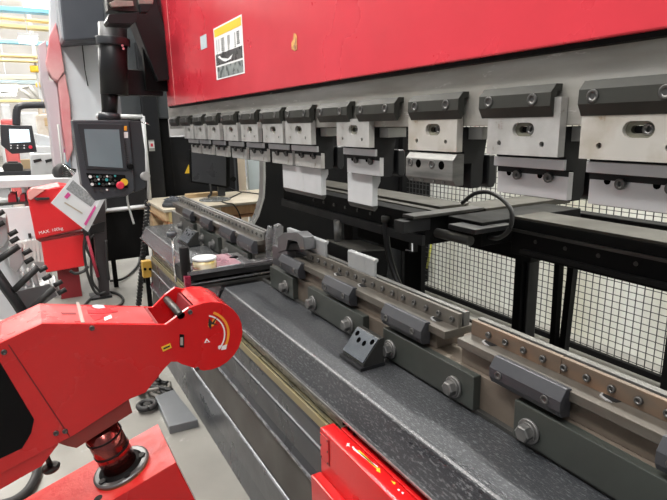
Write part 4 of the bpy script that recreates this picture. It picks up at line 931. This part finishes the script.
# tool rack lower left
tk=thing('tool_rack','dark steel rack with black pegs holding grey punches at the left edge','rack',(-3.6,-.1,0))
Xk=-3.6
K=lambda x,y,d=0: at(x,y,X=Xk+d)
b=bm_(); tube(b,[K(-12,262),K(18,305),K(26,318),K(34,332)],.030,4); obj('rack_upright',b,blacks,tk)
b=bm_(); prism(b,[(K(x,y).y,K(x,y).z) for x,y in ((16,296),(50,288),(58,300),(24,322))],Xk-.25,Xk-.1,'X'); obj('rack_shelf',b,mat('rack_grey',(.12,.12,.125),.4),tk)
for (x0,y0,x1,y1) in ((-5,262,19,246),(14,290,38,267),(30,310,54,288)):
    b=bm_(); tube(b,[K(x0,y0),K(x1,y1)],.020,6); obj('rack_arm',b,rubber,tk)
for (x,y) in ((13,232.5),(14.5,239.5),(27,251.5),(29,260),(43,268.5),(47,277),(58,283),(62,291),(0,213),(0,224)):
    b=bm_(); tube(b,[K(x-4,y+2.6,-.15),K(x+4,y-1.8,-.15)],.016,6); obj('rack_peg',b,rubber,tk)
fpoly('rack_back',[(-12,225),(6,224),(14,262),(34,290),(22,318),(-12,320)],mat('rack_pale',(.62,.63,.65),.5),Xk-.5,Xk-.42,0,tk)
gp=mat('grey_punch',(.42,.43,.44),.35,.5,(.55,.56,.57),6)
for i,(pts) in enumerate((((-10,214),(6,218),(9,240),(4,248),(-10,246)),((8,246),(22,250),(25,262),(17,273),(8,266)),((18,284),(23,280),(28,300),(22,302)),((24,279),(29,275),(34,297),(30,298)),((31,274),(35,270),(41,292),(37,294)),((40,290),(48,284),(52,300),(44,303)),((50,287),(56,283),(62,298),(54,299)))):
    q=thing('stored_punch',['top grey punch block at the left picture edge','grey punch block with a rounded foot below the top one','leftmost of the narrow punches in the rack','second narrow punch in the rack','third narrow punch in the rack','grey punch at the lower right of the rack','rightmost punch on the rack'][i],'punch',K(pts[0][0],pts[0][1],-.2),'punches stored in the rack')
    fpoly('punch_body',pts,gp,Xk-.40,Xk-.16,.008,q)
pd=thing('white_panel_stack','pale corrugated panels standing behind the rack','panels',(-5.8,-.1,0))
for i in range(7):
    fpoly('panel',[(17+i*3.6,243-i*.6),(20+i*3.6,242.5-i*.6),(22.5+i*3.6,262),(19.5+i*3.6,262)],mat('pale_panel',(.6,.6,.58),.5),-5.9,-5.8,0,pd)
fpoly('panel_cap',[(-10,210),(30,207),(44,241),(18,243),(-10,245)],white,-6.0,-5.92,0,pd)
ground(pd,-8,44,262,-6.0,-5.92,white,'panel_base')
fpoly('cross_handle',[(28,234),(31,234),(31.5,238),(28.5,238)],rubber,-5.92,-5.88,0,pd)
fpoly('panel_foot',[(17,262),(45,261),(46,275),(18,275)],white,-6.0,-5.92,0,pd)

# floor items near the bed foot
fpl=thing('floor_slab','dark grey steel slab lying on the floor beside the bed foot','slab',at(178,410,Z=0))
v=[at(155,396,Z=.045),at(174,389,Z=.045),at(181,399,Z=.045),at(198,419.5,Z=.045),at(169,426.5,Z=.045)]
b=bm_(); prism(b,[(p.x,p.y) for p in v],.0,.045,'Z'); obj('slab_body',b,mat('slab_grey',(.13,.14,.15),.35,.3,(.18,.19,.20),3),fpl,.004)
rg=thing('cable_coil','grey-brown tangled cables on the floor under the arm','cables',at(150,385,Z=0))
rnd=random.Random(4)
for i in range(7):
    pts=[]
    cx_,cy_=150+rnd.uniform(-8,8),386+rnd.uniform(-6,6)
    for k in range(7): pts.append(at(cx_+rnd.uniform(-16,18),cy_+rnd.uniform(-9,9),Z=.012+.008*i))
    b=bm_(); tube(b,curve(pts,6),.010,6); obj('cable',b,mat('dusty_cable',(.20,.19,.17),.6) if i%2 else rubber,rg)
cr=thing('caster_ring','black ring caster on the floor left of the slab','caster',at(146,405,Z=0))
p=at(147,405,Z=.03); b=bm_(); n=20
tube(b,[p+Vector((.045*math.cos(2*PI*i/n),.045*math.sin(2*PI*i/n),0)) for i in range(n+1)],.016,8); obj('ring',b,rubber,cr)
b=bm_(); cyl(b,p-Vector((0,0,.03)),p+Vector((0,0,.01)),.02,seg=14); obj('hub',b,oxide2,cr)
fh=thing('floor_hose','black hose on the floor under the red arm at the lower left','hose',at(25,480,Z=0))
b=bm_(); tube(b,curve([at(x,y,Z=.02) for x,y in ((37,462),(36,475),(28,490),(15,500),(0,505))]),.02,8); obj('hose_run',b,rubber,fh)

# ================================================================== HALL: crane beams, lamps
def beam(name,label,cat,x,y0,y1,z,w,h,m,group=None):
    b=bm_(); box(b,x-w/2,x+w/2,y0,y1,z-h/2,z+h/2)
    # flanges
    box(b,x-w*.9,x+w*.9,y0,y1,z-h/2-.03,z-h/2); box(b,x-w*.9,x+w*.9,y0,y1,z+h/2,z+h/2+.03)
    return tag(obj(name,b,m),label,cat,group)
def hb_(name,label,cat,px0,py0,px1,py1,X,h,m,group=None):
    a=at(px0,py0,X=X); c_=at(px1,py1,X=X); d=(c_-a); a=a-d*.6; c_=c_+d*.3
    b=bm_(); box(b,X-.15,X+.15,a.y,c_.y,-h/2,h/2)
    for v in b.verts: v.co.z += a.z+(c_.z-a.z)*(v.co.y-a.y)/(c_.y-a.y)
    return tag(obj(name,b,m,None,.02),label,cat,group)
hb_('blue_roof_girder','upper blue roof girder at the top left','girder',0,9,52,12.5,-17,.12,bluep,'blue roof girders')
hb_('blue_roof_girder','lower blue roof girder under the yellow beams','girder',0,41.5,45,44,-22,.12,bluep,'blue roof girders')
hb_('yellow_crane_rail','thin upper yellow crane rail','rail',0,17.5,52,22.5,-18,.06,yellowp,'yellow crane rails')
hb_('yellow_crane_rail','thick yellow crane rail between the two blue girders','rail',0,25.5,52,29.5,-18,.10,yellowp,'yellow crane rails')
hb_('yellow_crane_rail','yellow crane rail just under the lower blue girder','rail',0,55.5,40,57,-20,.08,yellowp,'yellow crane rails')
hb_('yellow_crane_rail','second yellow rail under the lower blue girder','rail',0,60.5,40,62,-20,.06,yellowp,'yellow crane rails')
hb_('yellow_crane_rail','pale yellow rail at the height of the hoist hook','rail',0,77,34,77.5,-24,.16,mat('pale_cream',(.85,.80,.65),.5),'yellow crane rails')
hb_('yellow_crane_rail','lowest yellow rail over the bent arm','rail',0,101,40,101,-24,.10,yellowp,'yellow crane rails')
hb_('grey_duct','blue-grey duct under the crane rails','duct',0,80,38,82,-25,.22,mat('duct_grey',(.42,.52,.58),.5))
for i,(px,py,s) in enumerate(((36,69,.17),(40,85,.13))):
    XH=-20-1.2*i
    q=thing('yellow_hoist',('upper' if i==0 else 'lower')+' yellow hoist block hanging from the crane rail','hoist',at(px,py,X=XH))
    b=bm_(); p=at(px,py,X=XH); box(b,XH-.1,XH+.1,p.y-s,p.y+s,p.z-s*.6,p.z+s*.6); obj('hoist_body',b,yellow,q,.04)
    b=bm_(); cyl(b,(XH,p.y,p.z-.9),(XH,p.y,8.5),.03,seg=8); obj('hoist_chain',b,whitep,q)
dg=thing('roof_truss','grey diagonal roof truss bars behind the hoists','truss',at(30,95,X=-28))
for (x0,y0,x1,y1) in ((14,84,40,104),(24,80,42,102),(0,92,30,86),(60,104,20,100)):
    b=bm_(); tube(b,[at(x0,y0,X=-28),at(x1,y1,X=-28)],.09,6); obj('truss_bar',b,mat('truss_grey',(.42,.41,.38),.6),dg)
lampm=emis('lamp_glow',(1,.98,.95),5)
def bay(px,py,w,h,X,label):
    q=thing('bay_lamp',label,'lamp',at(px,py,X=X),'ceiling lamps')
    p=at(px,py,X=X); hw=w*abs(X)/FPX/2; hh=h*abs(X)/FPX/2
    b=bm_(); box(b,X-.5,X+.5,p.y-hw,p.y+hw,p.z-.06,p.z); obj('diffuser',b,lampm,q,.02)
    b=bm_(); box(b,X-.52,X+.52,p.y-hw-.03,p.y+hw+.03,p.z,p.z+.08); obj('lamp_housing',b,whitep,q)
    b=bm_(); cyl(b,(X,p.y,p.z+.08),(X,p.y,8.52),.012,seg=6); obj('hanger_rod',b,whitep,q)
bay(37,1,20,7,-14,'big glowing lamp at the top left edge')
bay(28,39,13,5,-17,'glowing lamp over the lower blue girder')
bay(7,86,14,6,-25,'upper glowing lamp at the left edge'); bay(8,90,13,4,-28,'middle glowing lamp at the left edge'); bay(8,94,12,4,-31,'lowest glowing lamp at the left edge')
# bright clutter far away: white crates and shelves
sc=[(whitep,0,104,12,118,-20),(whitep,20,112,40,124,-22),(mat('far_red',(.6,.12,.12),.6),0,119,15,124,-14),(mat('far_beige',(.62,.52,.42),.7),38,106,60,122,-24),(whitep,0,140,40,175,-19),(whitep,40,120,70,150,-26)]
for i,(m,x0,y0,x1,y1,X) in enumerate(sc):
    p=at(x0,y0,X=X); q=at(x1,y1,X=X); b=bm_(); box(b,X-.8,X,p.y,q.y,0,p.z)
    tag(obj('storage_unit',b,m,None,.05),['pale storage unit far back at the left edge','white far unit beside the bent arm','red far unit above the small panel','beige far unit behind the bent arm','white far unit behind the small panel','white far unit behind the pole'][i],'storage')

# ================================================================== LIGHTS
def area(name,loc,sx,sy,power,rot=(0,0,0),col=(1,.985,.96)):
    l=bpy.data.lights.new(name,'AREA'); l.shape='RECTANGLE'; l.size=sx; l.size_y=sy; l.energy=power; l.color=col
    o=bpy.data.objects.new(name,l); C.objects.link(o); o.location=loc; o.rotation_euler=rot; return o
for i,(x,y,p_) in enumerate(((-1.2,-1.6,300),(-4.5,-1.6,270),(2.2,-2.0,180),(-8.5,-1.0,420),(-13,-2,600),(-19,-1,800),(-27,-1,900),(-13,4,500),(-20,5,600))):
    area('bay_light',(x,y,6.4),2.6,.45,p_ if x>-6 else p_*.4)
    area('added_hall_fill',(x,y,6.6),2.6,.45,p_*(.3 if x>-6 else 1.1),(PI,0,0))  # second light is an unseen upward fill, added to brighten the ceiling
for x in (-25,-31): area('added_hall_fill',(x,1,4.6),4,.6,420,(PI,0,0)); area('added_hall_fill',(x-3,1,6.5),4,.6,260,(0,R(65),0))  # unseen fills added to brighten the far ceiling and end wall
for x in (-3.4,-1.2,.8): area('added_wall_fill',(x,2.88,3.7),1.8,.12,85,(R(14),0,0))  # unseen fills added to brighten the back wall behind the fence
w=bpy.data.worlds.new('world'); bpy.context.scene.world=w; w.use_nodes=True
w.node_tree.nodes['Background'].inputs['Color'].default_value=(.93,.96,1,1); w.node_tree.nodes['Background'].inputs['Strength'].default_value=.40
vs=bpy.context.scene.view_settings; vs.view_transform='Standard'; vs.look='None'; vs.gamma=1; vs.exposure=0; vs.use_curve_mapping=False
